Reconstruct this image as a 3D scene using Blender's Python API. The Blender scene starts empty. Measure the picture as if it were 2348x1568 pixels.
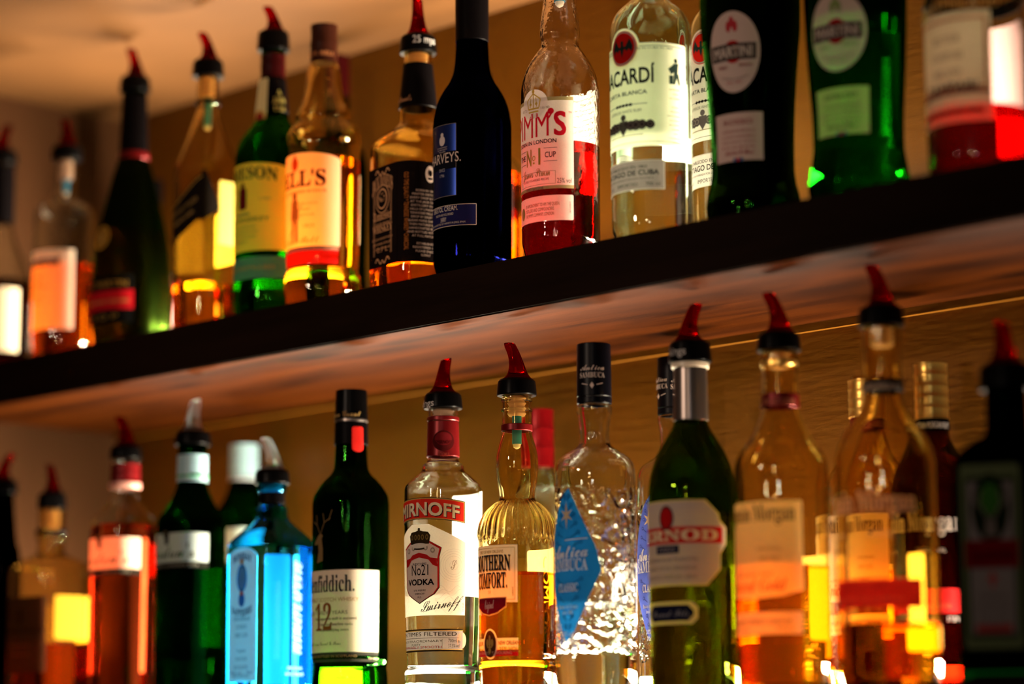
import bpy, bmesh, math, random
from mathutils import Vector, Matrix
W, H = 2348, 1568
PI = math.pi
sc = bpy.context.scene
# ------------------------------------------------------------------ camera
CX, CY, CZ, PSI, TAU, RHO, FPX, D, HC, S = (2.71693, -1.73249, -0.491477, 0.790612, 0.165762, -0.004455, 6165.66, 0.262, 0.353, 0.406)
T = 0.05
CAM = Vector((CX, CY, CZ))
cd = Vector((-math.sin(PSI) * math.cos(TAU), math.cos(PSI) * math.cos(TAU), math.sin(TAU)))
_r = Vector((math.cos(PSI), math.sin(PSI), 0)); _u = _r.cross(cd)
cr = math.cos(RHO) * _r + math.sin(RHO) * _u
cu = -math.sin(RHO) * _r + math.cos(RHO) * _u
cam = bpy.data.cameras.new('camera'); camo = bpy.data.objects.new('camera', cam)
sc.collection.objects.link(camo); sc.camera = camo
camo.matrix_world = Matrix(((cr.x, cu.x, -cd.x, CX), (cr.y, cu.y, -cd.y, CY), (cr.z, cu.z, -cd.z, CZ), (0, 0, 0, 1)))
cam.sensor_width = 36; cam.lens = FPX / W * 36; cam.clip_start = 0.05; cam.clip_end = 50
cam.dof.use_dof = True; cam.dof.aperture_fstop = 1.75; cam.dof.aperture_blades = 0
cam.dof.focus_distance = 2.545
# ------------------------------------------------------------------ world, exposure, light
sc.view_settings.view_transform = 'Standard'; sc.view_settings.look = 'None'
sc.view_settings.gamma = 1; sc.view_settings.use_curve_mapping = False
sc.view_settings.exposure = 0.0
cy = sc.cycles
cy.max_bounces = 14; cy.transmission_bounces = 14; cy.diffuse_bounces = 3; cy.glossy_bounces = 4
cy.transparent_max_bounces = 16; cy.sample_clamp_indirect = 12.0; cy.blur_glossy = 0.6
cy.use_adaptive_sampling = True; cy.adaptive_threshold = 0.02
cy.use_denoising = True
wd = bpy.data.worlds.new('world'); sc.world = wd; wd.use_nodes = True
wd.node_tree.nodes['Background'].inputs[0].default_value = (1.0, 0.55, 0.28, 1)
wd.node_tree.nodes['Background'].inputs[1].default_value = 0.012

def area(name, loc, target, sx, sy, power, col, spread=PI):
    l = bpy.data.lights.new(name, 'AREA'); l.shape = 'RECTANGLE'; l.size = sx; l.size_y = sy
    l.energy = power; l.color = col; l.spread = spread
    o = bpy.data.objects.new(name, l); sc.collection.objects.link(o); o.location = loc
    d = (Vector(target) - Vector(loc)).normalized()
    z = -d; x = Vector((1, 0, 0)); x = (x - x.dot(z) * z).normalized(); y = z.cross(x)
    o.matrix_world = Matrix(((x.x, y.x, z.x, loc[0]), (x.y, y.y, z.y, loc[1]), (x.z, y.z, z.z, loc[2]), (0, 0, 0, 1)))
    return o
WARM = (1.0, 0.62, 0.34)
area('led_strip_upper_light', (0.78, D - 0.014, 0.014), (0.78, D - 0.5, 0.20), 1.3, 0.024, 80.0, (1.0, 0.83, 0.60), 2.9)
area('led_strip_lower_light', (0.78, D - 0.014, -S + 0.014), (0.78, D - 0.5, -S + 0.20), 1.3, 0.024, 88.0, (1.0, 0.84, 0.62), 2.9)
def spot(name, loc, target, power, col, size, blend, rad):
    l = bpy.data.lights.new(name, 'SPOT'); l.energy = power; l.color = col; l.spot_size = size; l.spot_blend = blend; l.shadow_soft_size = rad
    o = bpy.data.objects.new(name, l); sc.collection.objects.link(o); o.location = loc
    o.rotation_euler = (Vector(target) - Vector(loc)).to_track_quat('-Z', 'Y').to_euler(); return o
spot('ceiling_spot', (0.85, -2.0, 0.30), (0.80, 0.1, -0.12), 48.0, (1.0, 0.74, 0.56), math.radians(40), 1.0, 0.05)
def lamp(name, loc, power, col, rad=0.02):
    l = bpy.data.lights.new(name, 'POINT'); l.energy = power; l.color = col; l.shadow_soft_size = rad
    o = bpy.data.objects.new(name, l); sc.collection.objects.link(o); o.location = loc
for q_ in ((2.1, -2.0, 0.26, 6, (1.0, 0.85, 0.7)), (2.75, -2.3, 0.12, 6, (0.85, 0.92, 1.0)), (2.5, -2.9, 0.3, 6, (1.0, 0.55, 0.22)), (2.45, -2.9, 0.12, 5, (1.0, 0.5, 0.2)), (1.3, -2.6, 0.1, 5, (1.0, 0.8, 0.6))):
    lamp('pendant_light', q_[:3], q_[3], q_[4], 0.035)
# ------------------------------------------------------------------ projection helpers
def proj(P):
    v = Vector(P) - CAM; z = v.dot(cd)
    return W / 2 + FPX * v.dot(cr) / z, H / 2 - FPX * v.dot(cu) / z, z
def on_plane(px, py, Y):
    v = cd + (px - W / 2) / FPX * cr - (py - H / 2) / FPX * cu
    return CAM + (Y - CY) / v.y * v
# ------------------------------------------------------------------ materials
MATS = {}
def new_mat(name):
    m = bpy.data.materials.new(name); m.use_nodes = True; nt = m.node_tree; nt.nodes.clear()
    out = nt.nodes.new('ShaderNodeOutputMaterial'); return m, nt, out
def bump(nt, scale=200, strength=0.1, detail=2, kind='noise', stretch=None, dist=0.001):
    tc = nt.nodes.new('ShaderNodeTexCoord'); mp = nt.nodes.new('ShaderNodeMapping')
    nt.links.new(tc.outputs['Object'], mp.inputs[0])
    if stretch: mp.inputs['Scale'].default_value = stretch
    if kind == 'swirl':
        t = nt.nodes.new('ShaderNodeTexVoronoi'); t.inputs['Scale'].default_value = scale; nt.links.new(mp.outputs[0], t.inputs['Vector'])
        a = nt.nodes.new('ShaderNodeMath'); a.operation = 'MULTIPLY'; a.inputs[1].default_value = 17.0; nt.links.new(t.outputs['Distance'], a.inputs[0])
        c = nt.nodes.new('ShaderNodeMath'); c.operation = 'SINE'; nt.links.new(a.outputs[0], c.inputs[0]); o = c.outputs[0]
    elif kind == 'noise':
        t = nt.nodes.new('ShaderNodeTexNoise'); t.inputs['Scale'].default_value = scale; t.inputs['Detail'].default_value = detail; o = t.outputs[0]
    else:
        t = nt.nodes.new('ShaderNodeTexVoronoi'); t.inputs['Scale'].default_value = scale; t.feature = 'SMOOTH_F1'; o = t.outputs['Distance']
    nt.links.new(mp.outputs[0], t.inputs['Vector'])
    b = nt.nodes.new('ShaderNodeBump'); b.inputs['Strength'].default_value = strength; b.inputs['Distance'].default_value = dist
    nt.links.new(o, b.inputs['Height'])
    if kind == 'swirl':
        sx = nt.nodes.new('ShaderNodeSeparateXYZ'); nt.links.new(tc.outputs['Object'], sx.inputs[0])
        m1 = nt.nodes.new('ShaderNodeMapRange'); m1.inputs[1].default_value = 0.036; m1.inputs[2].default_value = 0.040; nt.links.new(sx.outputs[2], m1.inputs[0])
        m2 = nt.nodes.new('ShaderNodeMapRange'); m2.inputs[1].default_value = 0.188; m2.inputs[2].default_value = 0.180; nt.links.new(sx.outputs[2], m2.inputs[0])
        mm = nt.nodes.new('ShaderNodeMath'); mm.operation = 'MULTIPLY'; nt.links.new(m1.outputs[0], mm.inputs[0]); nt.links.new(m2.outputs[0], mm.inputs[1])
        ms = nt.nodes.new('ShaderNodeMath'); ms.operation = 'MULTIPLY'; ms.inputs[1].default_value = strength; nt.links.new(mm.outputs[0], ms.inputs[0]); nt.links.new(ms.outputs[0], b.inputs['Strength'])
        nz = nt.nodes.new('ShaderNodeTexNoise'); nz.inputs['Scale'].default_value = 60; nt.links.new(tc.outputs['Object'], nz.inputs['Vector'])
        va = nt.nodes.new('ShaderNodeVectorMath'); va.operation = 'SCALE'; va.inputs['Scale'].default_value = 0.014; nt.links.new(nz.outputs['Color'], va.inputs[0])
        vb = nt.nodes.new('ShaderNodeVectorMath'); vb.operation = 'ADD'; nt.links.new(va.outputs[0], vb.inputs[0]); nt.links.new(tc.outputs['Object'], vb.inputs[1]); nt.links.new(vb.outputs[0], mp.inputs[0])
    return b
def glass(name, col=(1, 1, 1), rough=0.0, ior=1.45, bmp=(45, 0.12), kind='noise', dist=0.001):
    if name in MATS: return MATS[name]
    m, nt, out = new_mat(name); g = nt.nodes.new('ShaderNodeBsdfGlass')
    g.inputs['Color'].default_value = (*col, 1); g.inputs['Roughness'].default_value = rough; g.inputs['IOR'].default_value = ior
    if bmp:
        b = bump(nt, bmp[0], bmp[1], kind=kind, dist=dist); nt.links.new(b.outputs[0], g.inputs['Normal'])
    nt.links.new(g.outputs[0], out.inputs[0]); MATS[name] = m; return m
def liquid(name, col):
    if name in MATS: return MATS[name]
    m, nt, out = new_mat(name); g = nt.nodes.new('ShaderNodeBsdfTransparent'); g.inputs[0].default_value = (*col, 1)
    nt.links.new(g.outputs[0], out.inputs[0]); MATS[name] = m; return m
def paint(name, col, rough=0.5, metal=0.0, trans=0.0, coat=0.0, bmp=None, spec=0.5):
    if name in MATS: return MATS[name]
    m, nt, out = new_mat(name); p = nt.nodes.new('ShaderNodeBsdfPrincipled')
    p.inputs['Base Color'].default_value = (*col, 1); p.inputs['Roughness'].default_value = rough
    p.inputs['Metallic'].default_value = metal; p.inputs['Transmission Weight'].default_value = trans
    p.inputs['Coat Weight'].default_value = coat; p.inputs['Specular IOR Level'].default_value = spec
    if bmp:
        b = bump(nt, *bmp); nt.links.new(b.outputs[0], p.inputs['Normal'])
    nt.links.new(p.outputs[0], out.inputs[0]); MATS[name] = m; return m
def paper(col, k=0.45):
    name = 'paper_%02x%02x%02x_%d' % (*[int(c * 255) for c in col], int(k * 100))
    if name in MATS: return MATS[name]
    m, nt, out = new_mat(name)
    d = nt.nodes.new('ShaderNodeBsdfDiffuse'); d.inputs[0].default_value = (*col, 1)
    t = nt.nodes.new('ShaderNodeBsdfTranslucent'); t.inputs[0].default_value = (*col, 1)
    tc = nt.nodes.new('ShaderNodeTexCoord'); n = nt.nodes.new('ShaderNodeTexNoise'); n.inputs['Scale'].default_value = 900
    nt.links.new(tc.outputs['Object'], n.inputs['Vector'])
    hs = nt.nodes.new('ShaderNodeHueSaturation'); hs.inputs['Color'].default_value = (*col, 1)
    mr = nt.nodes.new('ShaderNodeMapRange'); mr.inputs[3].default_value = 0.9; mr.inputs[4].default_value = 1.1
    nt.links.new(n.outputs[0], mr.inputs[0]); nt.links.new(mr.outputs[0], hs.inputs['Value'])
    nt.links.new(hs.outputs[0], d.inputs[0])
    x = nt.nodes.new('ShaderNodeMixShader'); x.inputs[0].default_value = k
    nt.links.new(d.outputs[0], x.inputs[1]); nt.links.new(t.outputs[0], x.inputs[2]); nt.links.new(x.outputs[0], out.inputs[0])
    MATS[name] = m; return m
def wood(name, c1, c2, rough, sc_=(1.2, 9, 9), streak=40, knots=True, coat=0.0, spec=0.15):
    m, nt, out = new_mat(name); p = nt.nodes.new('ShaderNodeBsdfPrincipled')
    tc = nt.nodes.new('ShaderNodeTexCoord'); mp = nt.nodes.new('ShaderNodeMapping'); mp.inputs['Scale'].default_value = sc_
    nt.links.new(tc.outputs['Object'], mp.inputs[0])
    n1 = nt.nodes.new('ShaderNodeTexNoise'); n1.inputs['Scale'].default_value = 3; n1.inputs['Detail'].default_value = 6; n1.inputs['Distortion'].default_value = 0.6
    nt.links.new(mp.outputs[0], n1.inputs['Vector'])
    mp2 = nt.nodes.new('ShaderNodeMapping'); mp2.inputs['Scale'].default_value = (3, streak * 3, streak * 3); nt.links.new(tc.outputs['Object'], mp2.inputs[0])
    n2 = nt.nodes.new('ShaderNodeTexNoise'); n2.inputs['Scale'].default_value = 4; n2.inputs['Detail'].default_value = 4
    nt.links.new(mp2.outputs[0], n2.inputs['Vector'])
    mx = nt.nodes.new('ShaderNodeMath'); mx.operation = 'MULTIPLY_ADD'; mx.inputs[1].default_value = 0.45
    nt.links.new(n2.outputs[0], mx.inputs[0]); nt.links.new(n1.outputs[0], mx.inputs[2])
    cr_ = nt.nodes.new('ShaderNodeValToRGB'); cr_.color_ramp.elements[0].position = 0.45; cr_.color_ramp.elements[1].position = 0.95
    cr_.color_ramp.elements[0].color = (*c1, 1); cr_.color_ramp.elements[1].color = (*c2, 1)
    nt.links.new(mx.outputs[0], cr_.inputs[0]); last = cr_.outputs[0]
    if knots:
        mp3 = nt.nodes.new('ShaderNodeMapping'); mp3.inputs['Scale'].default_value = (4.0, 14, 1); mp3.inputs['Location'].default_value = (0.37, 0.2, 0); nt.links.new(tc.outputs['Object'], mp3.inputs[0])
        v = nt.nodes.new('ShaderNodeTexVoronoi'); v.inputs['Scale'].default_value = 1.0; nt.links.new(mp3.outputs[0], v.inputs['Vector'])
        r2 = nt.nodes.new('ShaderNodeValToRGB'); r2.color_ramp.elements[0].position = 0.04; r2.color_ramp.elements[0].color = (0.12, 0.1, 0.08, 1)
        r2.color_ramp.elements[1].position = 0.22; r2.color_ramp.elements[1].color = (1, 1, 1, 1); nt.links.new(v.outputs['Distance'], r2.inputs[0])
        mm = nt.nodes.new('ShaderNodeMix'); mm.data_type = 'RGBA'; mm.blend_type = 'MULTIPLY'; mm.inputs[0].default_value = 1
        nt.links.new(last, mm.inputs[6]); nt.links.new(r2.outputs[0], mm.inputs[7]); last = mm.outputs[2]
    nt.links.new(last, p.inputs['Base Color']); p.inputs['Roughness'].default_value = rough; p.inputs['Coat Weight'].default_value = coat; p.inputs['Specular IOR Level'].default_value = spec
    b = nt.nodes.new('ShaderNodeBump'); b.inputs['Strength'].default_value = 0.25; b.inputs['Distance'].default_value = 0.0006
    nt.links.new(n2.outputs[0], b.inputs['Height']); nt.links.new(b.outputs[0], p.inputs['Normal'])
    nt.links.new(p.outputs[0], out.inputs[0]); return m
def wall_mat(name, c, var, rough, scale=2.0, bs=0.3, spec=0.5):
    m, nt, out = new_mat(name); p = nt.nodes.new('ShaderNodeBsdfPrincipled')
    tc = nt.nodes.new('ShaderNodeTexCoord'); n = nt.nodes.new('ShaderNodeTexNoise'); n.inputs['Scale'].default_value = scale; n.inputs['Detail'].default_value = 3
    nt.links.new(tc.outputs['Object'], n.inputs['Vector'])
    r = nt.nodes.new('ShaderNodeValToRGB'); r.color_ramp.elements[0].color = (*[x * (1 - var) for x in c], 1); r.color_ramp.elements[1].color = (*[min(1, x * (1 + var)) for x in c], 1)
    r.color_ramp.elements[0].position = .3; r.color_ramp.elements[1].position = .7
    nt.links.new(n.outputs[0], r.inputs[0]); nt.links.new(r.outputs[0], p.inputs['Base Color']); p.inputs['Roughness'].default_value = rough; p.inputs['Specular IOR Level'].default_value = spec
    b = bump(nt, 30, bs, 5, 'noise', (1, 1, 5), 0.001); nt.links.new(b.outputs[0], p.inputs['Normal'])
    nt.links.new(p.outputs[0], out.inputs[0]); return m
# ------------------------------------------------------------------ object helpers
def link_mesh(name, bm, mats, parent=None, smooth=True, sharp=35, origin=None):
    me = bpy.data.meshes.new(name)
    if smooth:
        bm.normal_update()
        for e in bm.edges:
            if len(e.link_faces) == 2:
                e.smooth = e.calc_face_angle(0) < math.radians(sharp)
        for f in bm.faces: f.smooth = True
    bm.to_mesh(me); bm.free()
    if not isinstance(mats, (list, tuple)): mats = [mats]
    for m in mats: me.materials.append(m)
    o = bpy.data.objects.new(name, me); sc.collection.objects.link(o)
    if parent is not None: o.parent = parent
    return o
def box(bm, x0, x1, y0, y1, z0, z1, mi=0):
    v = [bm.verts.new((x, y, z)) for z in (z0, z1) for y in (y0, y1) for x in (x0, x1)]
    fs = [(0, 2, 3, 1), (4, 5, 7, 6), (0, 1, 5, 4), (2, 6, 7, 3), (0, 4, 6, 2), (1, 3, 7, 5)]
    out = []
    for f in fs:
        q = bm.faces.new([v[i] for i in f]); q.material_index = mi; out.append(q)
    return out          # bottom, top, front(-y), back, left, right
def structure(name, x0, x1, y0, y1, z0, z1, mat):
    bm = bmesh.new(); box(bm, x0, x1, y0, y1, z0, z1)
    o = link_mesh(name, bm, mat, smooth=False); o['kind'] = 'structure'; return o
# ------------------------------------------------------------------ setting
XR = 3.4
WALLB = wall_mat('brown_wall_paint', (0.105, 0.037, 0.0015), 0.12, 0.42, 3.0, 0.35, spec=0.12)
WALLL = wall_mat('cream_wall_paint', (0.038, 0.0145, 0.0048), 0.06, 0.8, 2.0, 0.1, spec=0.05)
CEIL = wall_mat('pale_ceiling_paint', (0.070, 0.030, 0.0092), 0.28, 0.8, 2.6, 0.1, spec=0.05)  # blotches in the colour stand in for bottle shadows and caustics
FLOOR = wood('floor_boards', (0.05, 0.02, 0.01), (0.12, 0.06, 0.03), 0.4, knots=False)
structure('wall_back', 0.0, XR, D, D + 0.1, -1.7, HC, WALLB)
structure('wall_left', -0.1, 0.0, -3.6, D + 0.1, -1.7, HC, WALLL)
structure('ceiling', -0.1, XR, -3.6, D + 0.1, HC, HC + 0.08, CEIL)
structure('floor', -0.1, XR, -3.6, D + 0.1, -1.78, -1.7, FLOOR)
WF = wood('dark_stained_wood', (0.004, 0.002, 0.001), (0.011, 0.005, 0.003), 0.5, knots=False, spec=0.03)
WU = wood('oiled_brown_wood', (0.003, 0.0005, 0.00005), (0.040, 0.0086, 0.0007), 0.5, spec=0.015)
ALU = paint('brushed_aluminium', (0.5, 0.5, 0.5), 0.35, 1.0)
def shelf(name, z, lab):
    bm = bmesh.new(); fs = box(bm, 0.001, XR - 0.05, 0, D - 0.001, z - T, z)
    for f in fs: f.material_index = 0
    fs[0].material_index = 1
    edges = [e for e in bm.edges if all(abs(v.co.y) < 1e-6 for v in e.verts) and abs(e.verts[0].co.x - e.verts[1].co.x) > 1]
    bmesh.ops.bevel(bm, geom=edges, offset=0.0015, segments=2, affect='EDGES')
    o = link_mesh(name, bm, [WF, WU], smooth=False)
    o['label'] = lab; o['category'] = 'shelf'
    bm = bmesh.new(); box(bm, 0.10, 1.46, D - 0.006, D - 0.001, z, z + 0.026)
    h = link_mesh('trim_%d' % (2 if z == 0 else 3), bm, ALU, None, smooth=False); h['kind'] = 'structure'  # unseen aluminium housing of the LED strip
    return o
shelf('wooden_shelf', 0.0, 'thick dark wooden shelf across the middle holding the upper row of bottles')
shelf('wooden_shelf', -S, 'lower wooden shelf holding the bottom row of bottles')
bm = bmesh.new(); box(bm, 0.0005, XR - 0.05, D - 0.0065, D - 0.0005, -T - 0.0075, -T)
o = link_mesh('trim_1', bm, WALLB, smooth=False); o['kind'] = 'structure'

# ------------------------------------------------------------------ surfaces of revolution and rounded squares
def pchip(pts, sub=5):
    """pts list of tuples; Hermite through them with limited slopes, returns a denser list"""
    n = len(pts); k = len(pts[0]); t = [0.0]
    for a, b in zip(pts, pts[1:]): t.append(t[-1] + max(1e-9, math.hypot(a[0] - b[0], a[1] - b[1])))
    m = [[0.0] * k for _ in range(n)]
    for c in range(k):
        d = [(pts[i + 1][c] - pts[i][c]) / (t[i + 1] - t[i]) for i in range(n - 1)]
        for i in range(n):
            if i == 0: m[i][c] = d[0]
            elif i == n - 1: m[i][c] = d[-1]
            elif d[i - 1] * d[i] <= 0: m[i][c] = 0
            else: m[i][c] = 2 / (1 / d[i - 1] + 1 / d[i])
    out = []
    for i in range(n - 1):
        h = t[i + 1] - t[i]; s = sub if h > 0.0015 else 1
        for j in range(s):
            x = j / s; a, b, c_, e = 2*x**3 - 3*x*x + 1, x**3 - 2*x*x + x, -2*x**3 + 3*x*x, x**3 - x*x
            out.append(tuple(a * pts[i][c] + b * h * m[i][c] + c_ * pts[i + 1][c] + e * h * m[i + 1][c] for c in range(k)))
    out.append(tuple(pts[-1])); return out
class Surf:
    """cross-section and radius over height of a bottle or a cap, standing at X, Y"""
    def __init__(s, X, Y, prof=None, rot=0.0, n=7.0, cham=2.0, asp=1.0, flute=None):
        s.X, s.Y, s.rot, s.n, s.cham, s.asp, s.flute = X, Y, rot, n, cham, asp, flute
        s.prof = prof            # [(z, a, sq)] bottom to top
    def unit(s, th, sq, z=None):
        # th measured from the front (-Y) towards the right (+X)
        c, q = abs(math.cos(th)), abs(math.sin(th))
        r = 1.0
        if sq > 0:
            r2 = 1.0 / ((c ** s.n + q ** s.n + ((c + q) / s.cham) ** s.n) ** (1 / s.n)); r = (1 - sq) + sq * r2
        x, y = r * math.sin(th), -r * math.cos(th)
        y *= (1 - sq) + sq * s.asp
        if s.flute and z is not None:
            z0, z1, cnt, amp = s.flute
            if z0 < z < z1:
                k = 1 + amp * min(1, (z - z0) / 0.004, (z1 - z) / 0.004) * math.cos(cnt * th); x *= k; y *= k
        cr0, sr0 = math.cos(s.rot), math.sin(s.rot)
        return (x * cr0 - y * sr0, x * sr0 + y * cr0)
    def support(s, sq):
        cx, cyy = _r.x, _r.y
        d = [cx * p[0] + cyy * p[1] for p in (s.unit(i * PI / 90, sq) for i in range(180))]
        return (max(d) - min(d)) / 2
    def a_at(s, z):
        P = s.prof
        if z <= P[0][0]: return P[0][1], P[0][2]
        for p, q in zip(P, P[1:]):
            if p[0] <= z <= q[0]:
                k = (z - p[0]) / max(1e-9, q[0] - p[0]); return p[1] + k * (q[1] - p[1]), p[2] + k * (q[2] - p[2])
        return P[-1][1], P[-1][2]
    def table(s, z):
        a, sq = s.a_at(z); N = 360
        pts = [s.unit(i * 2 * PI / N, sq) for i in range(-N // 2, N // 2 + 1)]
        pts = [(p[0] * a, p[1] * a) for p in pts]
        L = [0.0]
        for p, q in zip(pts, pts[1:]): L.append(L[-1] + math.hypot(p[0] - q[0], p[1] - q[1]))
        mid = L[N // 2]; return pts, [l - mid for l in L]
    def point(s, u, z, off, tab, am, al=0.0):
        """arc position u (from the front) at height z, pushed off by off"""
        pts, L = tab; tot = L[-1] - L[0]
        u = u + al * tot / (2 * PI)
        while u < L[0]: u += tot
        while u > L[-1]: u -= tot
        lo, hi = 0, len(L) - 1
        while hi - lo > 1:
            m = (lo + hi) // 2
            if L[m] <= u: lo = m
            else: hi = m
        k = (u - L[lo]) / max(1e-12, L[hi] - L[lo]); p, q = pts[lo], pts[hi]
        x, y = p[0] + k * (q[0] - p[0]), p[1] + k * (q[1] - p[1])
        tx, ty = q[0] - p[0], q[1] - p[1]; l = math.hypot(tx, ty) or 1
        nx, ny = ty / l, -tx / l
        f = s.a_at(z)[0] / am
        return Vector((x * f + nx * off, y * f + ny * off, z)), (nx, ny)
    def pick(s, px, py, al=0.0):
        """pixel -> (u, z) on the surface, nearest visible point"""
        z = s.z_of(py); u = 0
        for it in range(6):
            tab = s.table(z); am = s.a_at(z)[0]; pts, L = tab
            best = None
            for i in range(0, len(L) - 1):
                p, q = pts[i], pts[i + 1]
                nx, ny = q[1] - p[1], -(q[0] - p[0])
                wx, wy = CX - s.X - p[0], CY - s.Y - p[1]
                if nx * wx + ny * wy <= 0: continue
                a = proj((s.X + p[0], s.Y + p[1], z))[0] - px; b = proj((s.X + q[0], s.Y + q[1], z))[0] - px
                e = min(abs(a), abs(b))
                if a * b <= 0: e = -1
                if best is None or e < best[0]: best = (e, i, a, b)
            i = best[1]; k = best[2] / (best[2] - best[3]) if best[0] < 0 else 0
            u = L[i] + k * (L[i + 1] - L[i]); P = s.point(u, z, 0, tab, am)[0]
            z += (proj((s.X + P.x, s.Y + P.y, z))[1] - py) * proj((s.X, s.Y, z))[2] / FPX
        tot = L[-1] - L[0]; u -= al * tot / (2 * PI)
        if u < -tot / 2: u += tot
        return u, z
    def z_of(s, py):
        z = 0.0
        for _ in range(8):
            q = proj((s.X, s.Y, z)); z += (q[1] - py) * q[2] / FPX / math.cos(TAU)
        return z
    def scale(s, z): return FPX / proj((s.X, s.Y, z))[2]
def rings(bm, surf, prof, z0, seg=72, cap0=True, cap1=True, mi=0, close=False):
    R = []
    for z, a, sq in prof:
        R.append([bm.verts.new((*(c * a for c in surf.unit(2 * PI * i / seg, sq, z)), z - z0)) for i in range(seg)])
    for A, B in zip(R, R[1:]):
        for i in range(seg):
            j = (i + 1) % seg; bm.faces.new((A[i], A[j], B[j], B[i])).material_index = mi
    for ring, on in ((R[0], cap0), (R[-1], cap1)):
        if on:
            c = Vector((0, 0, 0))
            for v in ring: c += v.co
            c = bm.verts.new(c / seg)
            for i in range(seg): bm.faces.new((ring[i], ring[(i + 1) % seg], c)).material_index = mi
    return R

# ------------------------------------------------------------------ printed labels
SER = lambda s: ''.join(chr(0x1D400 + ord(c) - 65) if 'A' <= c <= 'Z' else chr(0x1D41A + ord(c) - 97) if 'a' <= c <= 'z' else chr(0x1D7CE + ord(c) - 48) if '0' <= c <= '9' else c for c in s)
SCR = lambda s: ''.join(chr(0x1D4D0 + ord(c) - 65) if 'A' <= c <= 'Z' else chr(0x1D4EA + ord(c) - 97) if 'a' <= c <= 'z' else c for c in s)
FRK = lambda s: ''.join(chr(0x1D56C + ord(c) - 65) if 'A' <= c <= 'Z' else chr(0x1D586 + ord(c) - 97) if 'a' <= c <= 'z' else c for c in s)
ITA = lambda s: ''.join(chr(0x1D468 + ord(c) - 65) if 'A' <= c <= 'Z' else chr(0x1D482 + ord(c) - 97) if 'a' <= c <= 'z' else c for c in s)
STY = {'serif': SER, 'script': SCR, 'fraktur': FRK, 'ital': ITA}
TXT = {}
def glyphs(s, style, bold):
    key = (s, style, bold)
    if key in TXT: return TXT[key]
    c = bpy.data.curves.new('writing', 'FONT'); c.body = STY[style](s) if style in STY else s
    c.resolution_u = 3; c.fill_mode = 'FRONT'
    o = bpy.data.objects.new('writing', c); me = bpy.data.meshes.new_from_object(o)
    vs = [(v.co.x, v.co.y) for v in me.vertices]; fs = [tuple(p.vertices) for p in me.polygons]
    if bold:
        b_ = bold * 0.8; base, n = vs, len(vs); f0 = fs; vs = []; fs = []
        for k, (dx, dy) in enumerate(((-b_, -b_), (b_, -b_), (-b_, b_), (b_, b_))):
            vs += [(x + dx, y + dy) for x, y in base]; fs += [tuple(i + k * n for i in f) for f in f0]
    bpy.data.objects.remove(o); bpy.data.meshes.remove(me); bpy.data.curves.remove(c)
    TXT[key] = (vs, fs); return TXT[key]
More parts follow.
